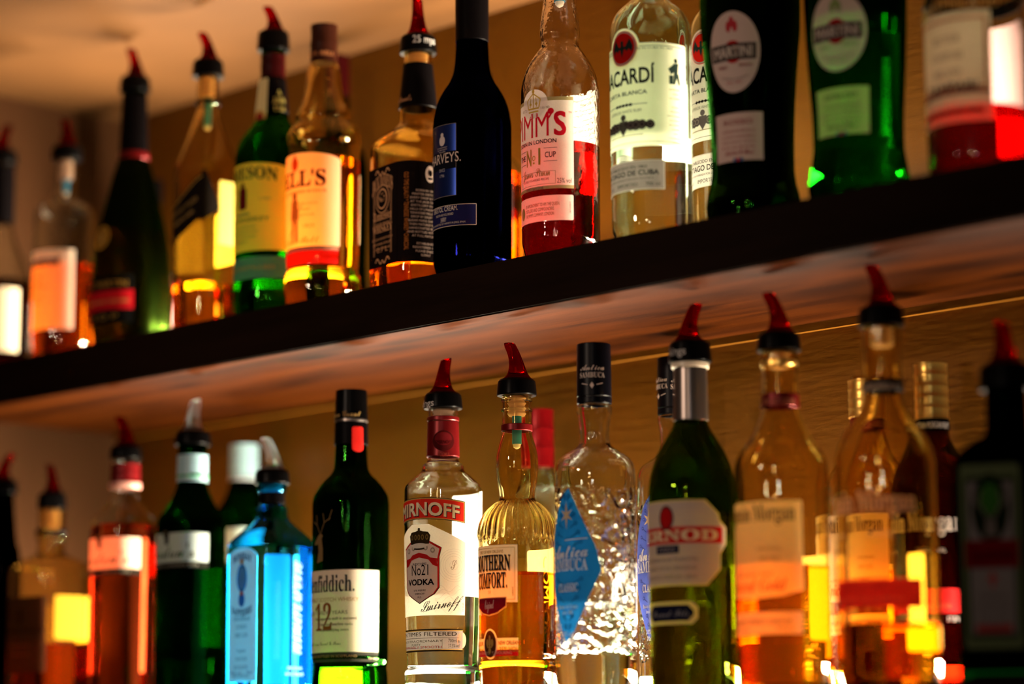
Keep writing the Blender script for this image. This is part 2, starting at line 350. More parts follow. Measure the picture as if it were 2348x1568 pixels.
class Lab:
    def __init__(s, surf, parent, z0, al=0.0, name='label', k=0.45, lift=0.00025, seen=None):
        s.f, s.parent, s.z0, s.al, s.name, s.k, s.lift = surf, parent, z0, al, name, k, lift
        s.items = []; s.text_label = seen
    def uv(s, px, py): return s.f.pick(px, py, s.al)
    def poly(s, pts, col, layer=0): s.items.append((layer, col, list(pts), [tuple(range(len(pts)))]))
    def rect(s, u0, u1, v0, v1, col, layer=0, r=0.0):
        if r <= 0: return s.poly([(u0, v0), (u1, v0), (u1, v1), (u0, v1)], col, layer)
        P = []
        for (cx, cyy, a0) in ((u1 - r, v0 + r, -90), (u1 - r, v1 - r, 0), (u0 + r, v1 - r, 90), (u0 + r, v0 + r, 180)):
            for i in range(5):
                a = math.radians(a0 + i * 22.5); P.append((cx + r * math.cos(a), cyy + r * math.sin(a)))
        s.poly(P, col, layer)
    def ell(s, uc, vc, ru, rv, col, layer=1, n=32, a0=0, a1=360):
        s.poly([(uc + ru * math.cos(math.radians(a0 + (a1 - a0) * i / n)), vc + rv * math.sin(math.radians(a0 + (a1 - a0) * i / n))) for i in range(n if a1 - a0 == 360 else n + 1)], col, layer)
    def line(s, u0, v0, u1, v1, w, col, layer=1):
        d = math.hypot(u1 - u0, v1 - v0) or 1; nx, ny = -(v1 - v0) / d * w / 2, (u1 - u0) / d * w / 2
        s.poly([(u0 - nx, v0 - ny), (u1 - nx, v1 - ny), (u1 + nx, v1 + ny), (u0 + nx, v0 + ny)], col, layer)
    def frame(s, u0, u1, v0, v1, w, col, layer=1):
        s.line(u0, v0, u1, v0, w, col, layer); s.line(u0, v1, u1, v1, w, col, layer)
        s.line(u0, v0, u0, v1, w, col, layer); s.line(u1, v0, u1, v1, w, col, layer)
    def text(s, t, uc, v, w, h, col, style='', bold=0.0, layer=2, shear=0.0, bend=0.0, slope=0.0, vert=False, align='C'):
        vs, fs = glyphs(t, style, bold)
        if not vs: return
        x0, x1 = min(p[0] for p in vs), max(p[0] for p in vs); ph = 0.69
        kx = (w / (x1 - x0)) if w else (h / ph); ky = h / ph
        ww = (x1 - x0) * kx; sh = {'C': -ww / 2, 'L': 0, 'R': -ww}[align]
        P = []
        for x, y in vs:
            a = (x - x0) * kx + sh; b = y * ky; a += shear * b
            b += bend * (1 - (2 * a / ww) ** 2) + slope * a
            if vert: a, b = b, -a
            P.append((uc + a, v + b))
        s.items.append((layer, col, P, fs))
    def small(s, lines, uc, v, w, h, gap, col, **kw):
        for i, t in enumerate(lines): s.text(t, uc, v - i * gap, w * (len(t) / max(len(q) for q in lines)), h, col, **kw)
    def build(s):
        cols = []; bm = bmesh.new(); zs = [p[1] for it in s.items for p in it[2]]
        zm = (min(zs) + max(zs)) / 2; tab = s.f.table(zm); am = s.f.a_at(zm)[0]
        for layer, col, P, fs in sorted(s.items, key=lambda i: i[0]):
            key = (col, s.k)
            if key not in cols: cols.append(key)
            mi = cols.index(key); b2 = bmesh.new(); vv = [b2.verts.new((p[0], p[1], 0)) for p in P]
            for f in fs:
                try: b2.faces.new([vv[i] for i in f])
                except ValueError: pass
            big = [f for f in b2.faces if len(f.verts) > 4]
            for f in big: f.normal_update()
            if big: bmesh.ops.triangulate(b2, faces=big)
            us = [p[0] for p in P]; step = 0.0025 if (s.f.a_at(zm)[1] < 0.5 or max(us) - min(us) < 0.006 or len(P) > 60) else 0.0008; k = math.ceil(min(us) / step + 0.01)
            while k * step < max(us) - 1e-5:
                bmesh.ops.bisect_plane(b2, geom=b2.verts[:] + b2.edges[:] + b2.faces[:], plane_co=(k * step, 0, 0), plane_no=(1, 0, 0)); k += 1
            if max(p[1] for p in P) - min(p[1] for p in P) > 0.02:
                step = 0.01; v0 = min(p[1] for p in P); k = 1
                while v0 + k * step < max(p[1] for p in P) - 1e-5:
                    bmesh.ops.bisect_plane(b2, geom=b2.verts[:] + b2.edges[:] + b2.faces[:], plane_co=(0, v0 + k * step, 0), plane_no=(0, 1, 0)); k += 1
            mp = {}
            for v in b2.verts:
                q, n = s.f.point(v.co.x, v.co.y, s.lift + 0.00016 * layer, tab, am, s.al)
                q.z -= s.z0; mp[v] = bm.verts.new(q)
            for f in b2.faces:
                try:
                    g = bm.faces.new([mp[v] for v in f.verts]); g.material_index = mi
                except ValueError: pass
            b2.free()
        for f in bm.faces: f.smooth = True
        o = link_mesh(s.name, bm, [c if isinstance(c, bpy.types.Material) else paper(c, kk) for c, kk in cols], s.parent, smooth=False)
        for p in o.data.polygons: p.use_smooth = True
        if s.text_label: o['label'] = s.text_label
        return o

# ------------------------------------------------------------------ bottles
CLEAR = glass('clear_glass', (0.97, 0.985, 0.97))
GREENISH = glass('pale_green_glass', (0.90, 0.98, 0.93))
GREEN = glass('green_glass', (0.07, 0.52, 0.06))
GREEN2 = glass('mid_green_glass', (0.024, 0.31, 0.035))
DGREEN = glass('dark_green_glass', (0.06, 0.30, 0.05))
OLIVE = glass('olive_green_glass', (0.30, 0.48, 0.045))
BLACKG = glass('black_glass', (0.012, 0.012, 0.015))
NAVYG = glass('deep_blue_glass', (0.006, 0.008, 0.10))
BLUEG = glass('bright_blue_glass', (0.20, 0.74, 1.0))
HONEYGLOW = glass('honey_glow_glass', (0.995, 0.92, 0.68))  # clear glass; the golden glow inside the bottle is put into its tint
FROST = glass('frosted_dark_green_glass', (0.10, 0.20, 0.02), 0.25)
EMB = glass('embossed_clear_glass', (0.97, 0.98, 0.97), 0.0, 1.45, (40, 0.6), 'swirl', 0.0016)
PEBBLE = glass('pebbled_clear_glass', (0.97, 0.95, 0.93), 0.0, 1.45, (160, 0.35))
L_AMBER = liquid('amber_spirit', (0.99, 0.60, 0.09)); L_GOLD = liquid('golden_spirit', (0.99, 0.72, 0.17)); L_ORANGE = liquid('orange_spirit', (0.98, 0.45, 0.06))
L_RED = liquid('red_liqueur', (0.60, 0.02, 0.018)); L_DARK = liquid('dark_rum', (0.25, 0.03, 0.01)); L_PINK = liquid('pink_gin', (1.0, 0.52, 0.36))
L_CLEAR = liquid('clear_spirit', (0.98, 0.99, 0.98)); L_BLACK = liquid('dark_vermouth', (0.03, 0.01, 0.01)); L_BROWN = liquid('brown_spirit', (0.75, 0.22, 0.05))
BLACKP = paint('black_plastic', (0.0015, 0.0014, 0.0015), 0.28, spec=0.04); REDT = glass('red_plastic', (0.62, 0.012, 0.012), 0.12, 1.4, (120, 0.2))
CLEART = glass('clear_plastic', (0.95, 0.97, 1.0), 0.3, 1.4, (120, 0.3)); CORK = paint('cream_stopper_rubber', (0.85, 0.50, 0.33), 0.5, 0, 0.3)
BLUEP = paint('blue_plastic', (0.02, 0.30, 0.50), 0.35, 0, 0.3); WHITEP = paint('white_plastic', (0.9, 0.85, 0.7), 0.3)
REDF = paint('red_foil', (0.12, 0.003, 0.004), 0.35, 0.4, spec=0.2); MAROON = paint('maroon_foil', (0.022, 0.001, 0.0013), 0.4, 0.0, spec=0.06); BLACKF = paint('black_foil', (0.0022, 0.0016, 0.0018), 0.4, 0.0, spec=0.02)
GOLDF = paint('gold_foil', (0.85, 0.52, 0.12), 0.3, 0.9); SILVF = paint('silver_foil', (0.55, 0.62, 0.66), 0.35, 0.6); GREYF = paint('pewter_foil', (0.17, 0.14, 0.125), 0.28, 0.8)
TEAL = paint('pale_blue_cap_print', (0.26, 0.42, 0.47), 0.4); BROWNF = paint('brown_cap', (0.025, 0.006, 0.003), 0.35, 0.0, spec=0.06)
CREAM = (0.82, 0.72, 0.58); WHITE = (0.85, 0.84, 0.82); INK = (0.015, 0.012, 0.012); GOLD = (0.55, 0.36, 0.08); RED = (0.62, 0.015, 0.015)

class Bottle:
    def __init__(s, name, label, cx, yref, base, prof, body, back=False, zb=0.0, liq=None, wall=0.0025, group=None, cat='bottle', rot=0.0,
                 n=7.0, cham=2.0, asp=1.0, flute=None, seg=72, front=0.004, Y=None, body_name='glass_body'):
        # prof: (pixel row, half width in pixels, squareness), from the mouth down; the last row is the base on the shelf
        prof = [(p[0], p[1], p[2] if len(p) > 2 else 0.0) for p in prof]
        R = 0.04
        for _ in range(4):
            yy = Y if Y is not None else ((D - R - 0.016) if back else (R + front))
            P = on_plane(cx, yref, yy); dep = proj(P)[2]; hw = max(p[1] for p in prof)
            f = Surf(P.x, yy, None, rot, n, cham, asp); sq = max(prof, key=lambda p: p[1])[2]
            R = hw * dep / FPX / f.support(sq)
            if sq > 0: R *= max(abs(f.unit(i * PI / 30, sq)[1]) for i in range(60))
        s.f = f; s.zb = zb
        pr = []
        for i, (py, hw, sq) in enumerate(prof):
            if i < len(prof) - 1 and f.z_of(py) < zb + 0.003: continue
            z = zb if i == len(prof) - 1 else f.z_of(py)
            pr.append((z, hw / f.scale(z) / f.support(sq), sq))
        pr.reverse(); pr = pchip(pr)
        f.prof = sorted(pr, key=lambda p: p[0])
        if flute: f.flute = (f.z_of(flute[1]), f.z_of(flute[0]), flute[2], flute[3])
        s.root = bpy.data.objects.new(name, None); sc.collection.objects.link(s.root)
        s.root.location = (f.X, f.Y, zb); s.root.empty_display_size = 0.02
        s.root['label'] = label; s.root['category'] = cat
        if group: s.root['group'] = group
        zt = pr[-1][0]; base = pr[0]
        lv = f.z_of(liq[0]) if liq else zb + 0.007
        floor_ = zb + 0.007
        out = [(zb + 0.004, base[1] * 0.3, base[2]), (zb + 0.0035, base[1] * 0.7, base[2]), (zb + 0.0002, base[1] * 0.86, base[2])] + pr
        w = wall
        inner = [(z, max(a - w, 0.003), q) for z, a, q in pr if z > lv + 0.0015]
        inner.reverse()
        al_, ql_ = f.a_at(lv)
        inner.append((lv, max(al_ - w, 0.003), ql_))
        bm = bmesh.new(); rings(bm, f, out + inner, zb, seg)
        bmesh.ops.recalc_face_normals(bm, faces=bm.faces)
        s.body = link_mesh(body_name, bm, body, s.root, sharp=50)
        s.zt = zt
        if liq:
            lo = [(z, a - w, q) for z, a, q in pr if floor_ + 0.001 < z < lv - 0.0015]
            a0, q0 = f.a_at(floor_); a1, q1 = f.a_at(lv - 0.0004)
            lo = [(floor_, (a0 - w) * 0.93, q0)] + lo + [(lv - 0.0004, a1 - w, q1)]
            bm = bmesh.new(); rings(bm, f, lo, zb, seg); bmesh.ops.recalc_face_normals(bm, faces=bm.faces)
            s.liq = link_mesh('liquid', bm, liq[1], s.body, sharp=50)
    def band(s, name, y0, y1, hw0, hw1, mat, parent=None, ribs=0, closed=False, seen=None, round_=0.0006, sq=0.0):
        """a sleeve, ring or cap round the axis between two pixel rows"""
        f = s.f; za, zc = f.z_of(y1), f.z_of(y0)
        rb, rt = hw1 / f.scale(za), hw0 / f.scale(zc); ff = Surf(f.X, f.Y, None, f.rot, f.n, f.cham, f.asp)
        P = [(za, rb - 0.0008, sq), (za, rb - round_, sq), (za + round_, rb, sq)]
        if ribs:
            for i in range(ribs):
                z = za + (zc - za) * (i + 0.5) / ribs; h = (zc - za) / ribs * 0.25; r = rb + (rt - rb) * (i + .5) / ribs
                P += [(z - 2 * h + .0001, r, sq), (z - h, r - 0.0004, sq), (z + h, r - 0.0004, sq), (z + 2 * h - .0001, r, sq)]
        P += [(zc - round_, rt, sq), (zc, rt - round_, sq)]
        if not closed: P += [(zc, rt - 0.0008, sq)]
        bm = bmesh.new(); R = rings(bm, ff, P, s.zb, 48, cap0=False, cap1=closed)
        if not closed:
            for i in range(48): bm.faces.new((R[-1][i], R[-1][(i + 1) % 48], R[0][(i + 1) % 48], R[0][i]))
        else:
            c = bm.verts.new((0, 0, za - s.zb))
            for i in range(48): bm.faces.new((R[0][(i + 1) % 48], R[0][i], c))
        bmesh.ops.recalc_face_normals(bm, faces=bm.faces)
        o = link_mesh(name, bm, mat, parent or s.root, sharp=30)
        if seen: o['label'] = seen
        return o
    def cyl(s, y0, y1, hw0, hw1=None):
        """surface for writing on a cap or collar"""
        f = s.f; za, zc = f.z_of(y1), f.z_of(y0); hw1 = hw1 or hw0
        return Surf(f.X, f.Y, [(za, hw1 / f.scale(za), 0.0), (zc, hw0 / f.scale(zc), 0.0)])
    def lab(s, al=0.0, name='label', k=0.45, surf=None, parent=None, seen=None, lift=0.00025):
        return Lab(surf or s.f, parent or s.root, s.zb, al, name, k, lift, seen)
    def pourer(s, tip, y0, y1, hw, spout=REDT, stop=None, tube=None, deep=0.0, seen=None, writing=None):
        """collar rows y0..y1, tip = (pixel offset of the spout's end from the collar's middle, pixel row)"""
        f = s.f; zc, za = f.z_of(y0), f.z_of(y1); r = hw / f.scale(zc)
        P = [(za, r * 0.6, 0), (za, r * 0.97, 0), (za + 0.001, r, 0), (za + (zc - za) * 0.6, r * 0.96, 0), (zc - 0.003, r * 0.93, 0), (zc - 0.001, r * 0.84, 0), (zc, r * 0.6, 0)]
        ff = Surf(f.X, f.Y); bm = bmesh.new(); rings(bm, ff, P, s.zb, 48); bmesh.ops.recalc_face_normals(bm, faces=bm.faces)
        col = link_mesh('pourer', bm, BLACKP, s.root, sharp=30)
        if seen: col['label'] = seen
        k = 1 / f.scale(zc); dx = tip[0] * k; zt = f.z_of(tip[1])
        rd = Vector((_r.x, _r.y, 0)); dd = Vector((cd.x, cd.y, 0)).normalized()
        P0 = -rd * dx * 0.12 + Vector((0, 0, zc - s.zb - 0.0005)); P2 = rd * dx + dd * deep + Vector((0, 0, zt - s.zb)); hh = P2.z - P0.z
        P1 = P0 + Vector((0, 0, hh * 0.55)) - rd * dx * 0.1
        bm = bmesh.new(); prev = None; N = 14; seg = 20; first = None
        for i in range(N + 1):
            t = i / N; p = (1 - t) ** 2 * P0 + 2 * t * (1 - t) * P1 + t * t * P2
            tg = (2 * (1 - t) * (P1 - P0) + 2 * t * (P2 - P1)).normalized(); tg = (tg + Vector((0, 0, 0.6))).normalized() if i < N else tg
            a = rd - rd.dot(tg) * tg; a.normalize(); b = tg.cross(a)
            rr = r * (0.27 + 0.08 * (1 - t) + 0.27 * (1 - t) ** 3.2)
            if i == 0: rr = r * 0.74
            if i == 1: rr = r * 0.60
            ring = [bm.verts.new(p + (a * math.cos(2 * PI * j / seg) + b * math.sin(2 * PI * j / seg)) * rr + (rd * 0 if i < N else Vector((0, 0, math.cos(2 * PI * j / seg) * rr * (0.5 if dx > 0 else -0.5))))) for j in range(seg)]
            if prev:
                for j in range(seg): bm.faces.new((prev[j], prev[(j + 1) % seg], ring[(j + 1) % seg], ring[j]))
            else: first = ring
            prev = ring
        for ring in (first, prev): bm.faces.new(ring)
        bmesh.ops.recalc_face_normals(bm, faces=bm.faces)
        link_mesh('spout', bm, spout, col, sharp=50)
        if stop:        # (row, half width): stopper ribs seen in a clear neck
            zs = f.z_of(stop[0]); rs = stop[1] / f.scale(zs); P = [(zs, rs * 0.7, 0)]; m = 4
            for i in range(m):
                z = zs + (za - zs) * (i + .5) / m; h = (za - zs) / m * .5
                P += [(z - h, rs * 0.8, 0), (z, rs, 0), (z + h * .9, rs * 0.8, 0)]
            bm = bmesh.new(); rings(bm, ff, P, s.zb, 32); bmesh.ops.recalc_face_normals(bm, faces=bm.faces); link_mesh('stopper', bm, CORK, col, sharp=60)
            if tube:    # row of the lower end: blue cage and white ball
                z2 = f.z_of(tube); q = rs * 0.5
                bm = bmesh.new(); rings(bm, ff, [(z2 + q, q * .9, 0), (z2 + q, q, 0), (zs, q, 0)], s.zb, 24); link_mesh('measure_tube', bm, BLUEP, col)
                bm = bmesh.new(); rings(bm, ff, [(z2, q * .2, 0), (z2 + q * .3, q * .7, 0), (z2 + q, q * .85, 0), (z2 + q * 1.3, q * .6, 0)], s.zb, 24); link_mesh('valve', bm, WHITEP, col)
        if writing:
            L = Lab(Surf(f.X, f.Y, [(za, r, 0), (zc, r * 0.93, 0)]), col, s.zb, 0, 'collar_writing', 0.0, 0.0003)
            t, xr, yb, xl, hpx = writing; u1, v = L.uv(xr, yb); u0, v0 = L.uv(xl, yb)
            L.text(t, (u0 + u1) / 2, v, abs(u1 - u0), hpx * k, (0.5, 0.48, 0.46), 'sans', 0.01); L.build()
        return col
    def backlabel(s, y0, y1, half=0.022, col=WHITE, al=PI, k=0.5, lines=True):
        L = s.lab(al, 'back_label', k); z0, z1 = s.f.z_of(y1), s.f.z_of(y0)
        L.rect(-half, half, z0, z1, col, 0, 0.002)
        if lines:
            n = int((z1 - z0) / 0.005)
            for i in range(1, n): L.rect(-half * 0.8, half * (0.8 if i % 3 else 0.3), z0 + i * 0.005, z0 + i * 0.005 + 0.0008, INK, 1)
        return L.build()
# a front label sheet centred on the front: right edge and rows read at (x, top), (x, bottom)
def sheet(L, x, yt, yb, col, layer=0, r=0.001, left=None):
    u, v1 = L.uv(x, yt); u2, v0 = L.uv(x, yb); u = (u + u2) / 2
    L.rect(-u if left is None else left, u, v0, v1, col, layer, r); return u, v0, v1
def put(L, t, xr, yb, hpx, col, **kw):
    """word centred on the label whose right end is at (xr, yb)"""
    u, v = L.uv(xr, yb); s_ = L.f.scale(v); return L.text(t, 0, v, 2 * u, hpx / s_, col, **kw)
def span(L, t, xl, xr, y, hpx, col, **kw):
    u0, v0 = L.uv(xl, y); u1, v1 = L.uv(xr, y); s_ = L.f.scale(v1); ul = min(u0, u1)
    zz = v1
    return L.text(t, (u0 + u1) / 2, zz, abs(u1 - u0), hpx / s_, col, **kw)
#@@BOTTLES@@
# ================================================================== upper shelf, front row from the left
b = Bottle('liquor_bottle', 'partly cropped dark red bottle with cream label, leftmost on the upper shelf', -4, 700, 0,
    [(372, 26), (395, 28), (510, 29), (540, 34), (590, 52), (630, 68), (660, 73), (800, 73), (828, 71)], CLEAR, liq=(648, L_DARK))
b.band('neck_foil', 385, 512, 31, 32, BLACKF); b.pourer((14, 288), 345, 378, 36)
L = b.lab(k=0.5); sheet(L, 42, 662, 808, (0.85, 0.72, 0.5)); L.build(); b.backlabel(690, 800, 0.02)

b = Bottle('liquor_bottle', 'bottle of orange liquid with cream label and red spout, left of the cognac bottle', 146, 650, 0,
    [(362, 22), (366, 24), (420, 23), (452, 26), (466, 42), (478, 62), (492, 70), (520, 71), (780, 71), (800, 67)], CLEAR, liq=(612, L_ORANGE))
b.pourer((-6, 275), 335, 368, 36, stop=(412, 16), tube=450)
L = b.lab(k=0.5); u, v0, v1 = sheet(L, 169, 572, 755, (0.9, 0.76, 0.6))
L.rect(-u * .75, u * .62, v1 - .018, v1 - .011, (0.02, 0.02, 0.10), 1); L.text('LIQUEUR', -u * .05, v1 - .0165, u * 1.1, .0035, (0.8, 0.7, 0.6), bold=.01, layer=2)
L.text('2', u * .05, v1 - .042, .006, .012, (0.5, 0.05, 0.03), style='script'); L.line(-u * .3, v1 - .045, u * .4, v1 - .043, .0006, (0.3, 0.1, 0.05), 1)
L.small(['MELON AND', 'ORANGE'], 0, v1 - .056, .02, .003, .006, (0.35, 0.2, 0.15)); L.build(); b.backlabel(640, 770, .024, (0.9, 0.75, 0.55))

b = Bottle('cognac_bottle', 'wide frosted dark green cognac bottle with gold medallion and red band', 301, 640, 0,
    [(208, 22), (212, 27), (350, 31), (368, 35), (400, 45), (450, 57), (500, 70), (550, 81), (600, 87), (660, 90), (740, 89), (770, 86), (780, 80)], FROST, liq=(540, L_BROWN))
b.pourer((-13, 112), 176, 212, 36); b.band('neck_foil', 222, 352, 29, 33, BLACKF); b.band('neck_ring', 352, 368, 34, 36, REDF)
L = b.lab(name='medallion', al=-.1, k=.1); u, v = L.uv(233, 545); L.ell(u, v, .013, .0135, (0.45, 0.27, 0.04), 0); L.ell(u, v, .0105, .011, (0.28, 0.16, 0.03), 1); L.text('R', u, v - .005, .008, .010, (0.6, 0.4, 0.1), style='serif'); L.build()
L = b.lab(k=.15); u, v0, v1 = sheet(L, 307, 628, 740, (0.006, 0.006, 0.006)); uu, va = L.uv(305, 664); uu, vb = L.uv(305, 708)
L.rect(-u, u, vb, va, (0.55, 0.01, 0.02), 1); put(L, 'RÉMY MARTIN', 292, 655, 13, (0.5, 0.3, 0.06), bold=.01); put(L, 'FINE CHAMPAGNE COGNAC', 298, 692, 7, (0.7, 0.45, 0.15), bold=.01)
put(L, 'V S O P', 270, 730, 11, (0.4, 0.25, 0.06), bold=.01); L.build(); b.backlabel(690, 760, .022)

b = Bottle('whisky_bottle', 'amber whisky bottle with slanted black label and long sloping shoulders', 470, 640, 0,
    [(178, 22), (182, 24), (228, 24), (232, 27), (242, 27), (248, 23), (275, 31), (300, 40), (330, 52, .3), (360, 64, .7), (385, 72, 1), (420, 75, 1), (730, 75, 1), (750, 71, 1)], HONEYGLOW, liq=(657, L_GOLD), n=9, cham=1.85, rot=.0, seg=96)
b.pourer((-16, 76), 138, 178, 37, stop=(225, 17), tube=300); b.band('neck_ring', 232, 243, 29, 29, BLACKF)
L = b.lab(k=.12)
q = [L.uv(x, y) for x, y in ((455, 392), (496, 482))]
u1, v1 = L.uv(468, 405); u2, v2 = L.uv(470, 500)
um = L.uv(463, 440)[0]; ul = -um - .004
L.poly([(-um, L.uv(420, 455)[1] - .01), (um, L.uv(450, 398)[1]), (um, L.uv(450, 500)[1]), (-um, L.uv(410, 545)[1] - .008)], (0.008, 0.006, 0.005), 0)
L.line(-um, L.uv(420, 455)[1] - .012, um, L.uv(450, 404)[1], .0008, GOLD); L.text('JOHNNIE WALKER', 0, L.uv(440, 460)[1] - .008, um * 1.6, .005, (0.45, 0.3, 0.1), slope=.35, bold=.01)
L.text('BLACK LABEL', 0, L.uv(440, 480)[1] - .009, um * 1.3, .0035, (0.45, 0.3, 0.1), slope=.35); L.build()
L = b.lab(al=.0, k=.12, name='side_label'); um2 = L.uv(462, 440)[0]; ur = L.uv(506, 440)[0]
L.poly([(um2, L.uv(462, 392)[1]), (um2 + .004, L.uv(465, 388)[1]), (ur, L.uv(500, 478)[1]), (um2, L.uv(462, 505)[1])], (0.008, 0.006, 0.005), 0); L.build()
b.backlabel(480, 600, .018, (0.8, 0.6, 0.12)); b.backlabel(425, 570, .010, (0.75, 0.6, 0.15), al=PI / 2 + .15, lines=False)

b = Bottle('whiskey_bottle', 'green whiskey bottle with yellow label and cream neck strip, between two amber bottles', 622, 560, 0,
    [(110, 26), (116, 27), (180, 28), (250, 36), (272, 37), (290, 46), (310, 62), (335, 77), (365, 84), (400, 85), (690, 85), (716, 81)], GREEN, liq=(655, L_GOLD))
b.pourer((-16, 16), 72, 118, 38); b.band('neck_foil', 128, 182, 29, 29, MAROON, ribs=2); b.band('neck_wrap', 184, 262, 30, 38, BLACKF)
S2 = b.cyl(184, 262, 31, 39); L = b.lab(surf=S2, name='neck_strip', k=.3); u0, va = L.uv(589, 186); u1, vb = L.uv(610, 262)
L.rect(u0, u1, vb, va, (0.75, 0.68, 0.35), 0); L.ell((u0 + u1) / 2, vb - .003, .009, .009, (0.6, 0.4, 0.12), 1); L.ell((u0 + u1) / 2, vb - .003, .006, .006, (0.3, 0.03, 0.02), 2)
u2, vv = L.uv(640, 236); L.text('JJ&S', u2, vv, .014, .006, (0.5, 0.42, 0.12), style='serif'); L.text('1780', u2, vv - .009, .012, .005, (0.5, 0.42, 0.12), style='serif'); L.text('A', u2, vv + .009, .005, .006, (0.5, 0.42, 0.12), style='serif'); L.build()
L = b.lab(k=.3); u, v0, v1 = sheet(L, 668, 392, 576, (0.98, 0.70, 0.06)); L.ell(0, v1 - .0005, u, .009, (0.98, 0.70, 0.06), 0, a0=0, a1=180)
put(L, 'JAMESON', 637, 415, 28, (0.02, 0.06, 0.02), style='serif', bend=.004, bold=.012); u1, vc = L.uv(562, 455); L.rect(-.006, .006, vc - .012, vc + .011, (0.12, 0.01, 0.01), 1, .003); L.ell(0, vc + .013, .003, .004, (0.12, 0.01, 0.01), 1)
L.line(-.010, vc - .017, .010, vc - .017, .003, (0.35, 0.33, 0.06), 1); u3, v3 = L.uv(608, 458); L.text('1780', u3, v3, .012, .003, (0.3, 0.35, 0.1)); L.text('EST', -u3, v3, .009, .003, (0.3, 0.35, 0.1))
put(L, 'IRISH WHISKEY', 618, 505, 10, (0.1, 0.28, 0.05), bold=.01); L.small(['TRIPLE DISTILLED', 'JOHN JAMESON & SON', 'BOW ST DISTILLERY', 'DUBLIN 7'], 0, L.uv(600, 520)[1], .04, .0024, .0052, (0.15, 0.3, 0.06)); L.build()
L = b.lab(k=.35, name='lower_label'); sheet(L, 668, 590, 640, (0.09, 0.26, 0.17)); put(L, 'TRIPLE DISTILLED', 630, 616, 8, (0.5, 0.32, 0.06)); L.build(); b.backlabel(400, 600, .025, (0.85, 0.85, 0.4))

b = Bottle('whisky_bottle', 'amber whisky bottle with brown screw cap and cream and red label, bulging neck', 740, 520, 0,
    [(70, 27), (140, 28), (150, 34), (168, 39), (205, 43), (240, 52), (262, 63), (270, 65), (278, 63), (284, 65), (296, 76), (310, 84), (322, 88), (330, 88), (340, 84), (380, 84), (600, 83), (624, 81), (634, 85), (650, 88), (672, 88), (694, 82)], HONEYGLOW, liq=(372, L_AMBER))
b.band('screw_cap', 60, 146, 31, 32, BROWNF, closed=True, ribs=2)
L = b.lab(surf=b.cyl(70, 146, 32, 33), name='cap_writing', k=0); u, v = L.uv(766, 128); L.text("ARTHUR BELL", 0, v, u * 2.0, .004, (0.5, 0.2, 0.08), bold=.01); L.build()
L = b.lab(k=.6); u, v0, v1 = sheet(L, 780, 368, 566, (0.88, 0.71, 0.46)); L.ell(0, v1 - .0005, u, .009, (0.88, 0.71, 0.46), 0, a0=0, a1=180)
put(L, "BELL'S", 747, 424, 36, (0.10, 0.02, 0.015), style='serif', bold=.02); uc, vc = L.uv(677, 378); L.ell(0, vc, .005, .007, (0.5, 0.08, 0.02), 1); L.ell(0, vc + .006, .002, .004, (0.5, 0.08, 0.02), 1)
put(L, 'ORIGINAL BLENDED SCOTCH', 748, 440, 7, (0.12, 0.04, 0.02), style='serif'); L.small(['BLENDED SCOTCH', 'WHISKY', 'AGED IN OAK'], .014, L.uv(720, 468)[1], .026, .0026, .0058, (0.5, 0.3, 0.08))
um, vm = L.uv(677, 500); g = (0.30, 0.15, 0.05)
L.ell(0, vm + .022, .0035, .0045, g); L.poly([(-.006, vm - .002), (.006, vm - .002), (.0045, vm + .018), (-.0045, vm + .018)], g, 1); L.poly([(-.0045, vm - .002), (-.0005, vm - .002), (-.0012, vm - .026), (-.0045, vm - .026)], g, 1); L.poly([(.0005, vm - .002), (.0045, vm - .002), (.005, vm - .026), (.0012, vm - .026)], g, 1); L.line(-.009, vm - .02, .009, vm + .012, .001, g)
L.text('1825', .018, L.uv(735, 520)[1], .012, .004, (0.5, 0.25, 0.05)); put(L, 'Arthur Bell', 732, 555, 16, (0.45, 0.25, 0.05), style='script'); L.build()
L = b.lab(k=.4, name='lower_label'); u, v0, v1 = sheet(L, 776, 568, 606, (0.48, 0.01, 0.008)); L.rect(-u, u, v1 - .003, v1, (0.4, 0.25, 0.16), 1); L.build(); b.backlabel(400, 560, .024, (0.98, 0.75, 0.4), lines=False)

b = Bottle('whiskey_bottle', 'square whiskey bottle with black label and red spout, left of the dark blue sherry bottle', 958, 520, 0,
    [(112, 29), (118, 32), (146, 33), (150, 31), (180, 32), (210, 36), (250, 42), (282, 43, .2), (290, 50, .5), (300, 62, .8), (325, 100, 1), (338, 110, 1), (350, 111, 1), (640, 111, 1), (664, 107, 1)], HONEYGLOW, liq=(596, L_AMBER), n=14, cham=1.72, rot=-.18, seg=120, front=.006)
b.pourer((-1, 5), 82, 124, 43, stop=(150, 24), deep=-.012, writing=('25 mps', 995, 103, 946, 17)); b.band('neck_wrap', 150, 252, 34, 45, BLACKF)
L = b.lab(surf=b.cyl(180, 252, 37, 46), name='neck_writing', k=0); u, v = L.uv(941, 230); L.text("Jack Daniel's", u - .012, v, .026, .006, (0.5, 0.25, 0.12), style='script'); L.build()
L = b.lab(k=.06); B_ = (0.008, 0.005, 0.005); TN = (0.62, 0.33, 0.16)
u, vt = L.uv(905, 372); ue, vb = L.uv(905, 603); uf = L.uv(912, 480)[0]
L.rect(-.032, uf, vb, vt, B_, 0, 0); ue0 = uf; ux0 = uf - .0262; uf = .0205
us = L.uv(992, 480)[0]; vt2 = vt; L.rect(ue0 - .001, us + .012, vb, vt2, B_, 0, 0)
L.text("JACK DANIEL'S", ux0, L.uv(895, 425)[1] - .005, .038, .013, TN, style='serif', bold=.0, bend=.006)
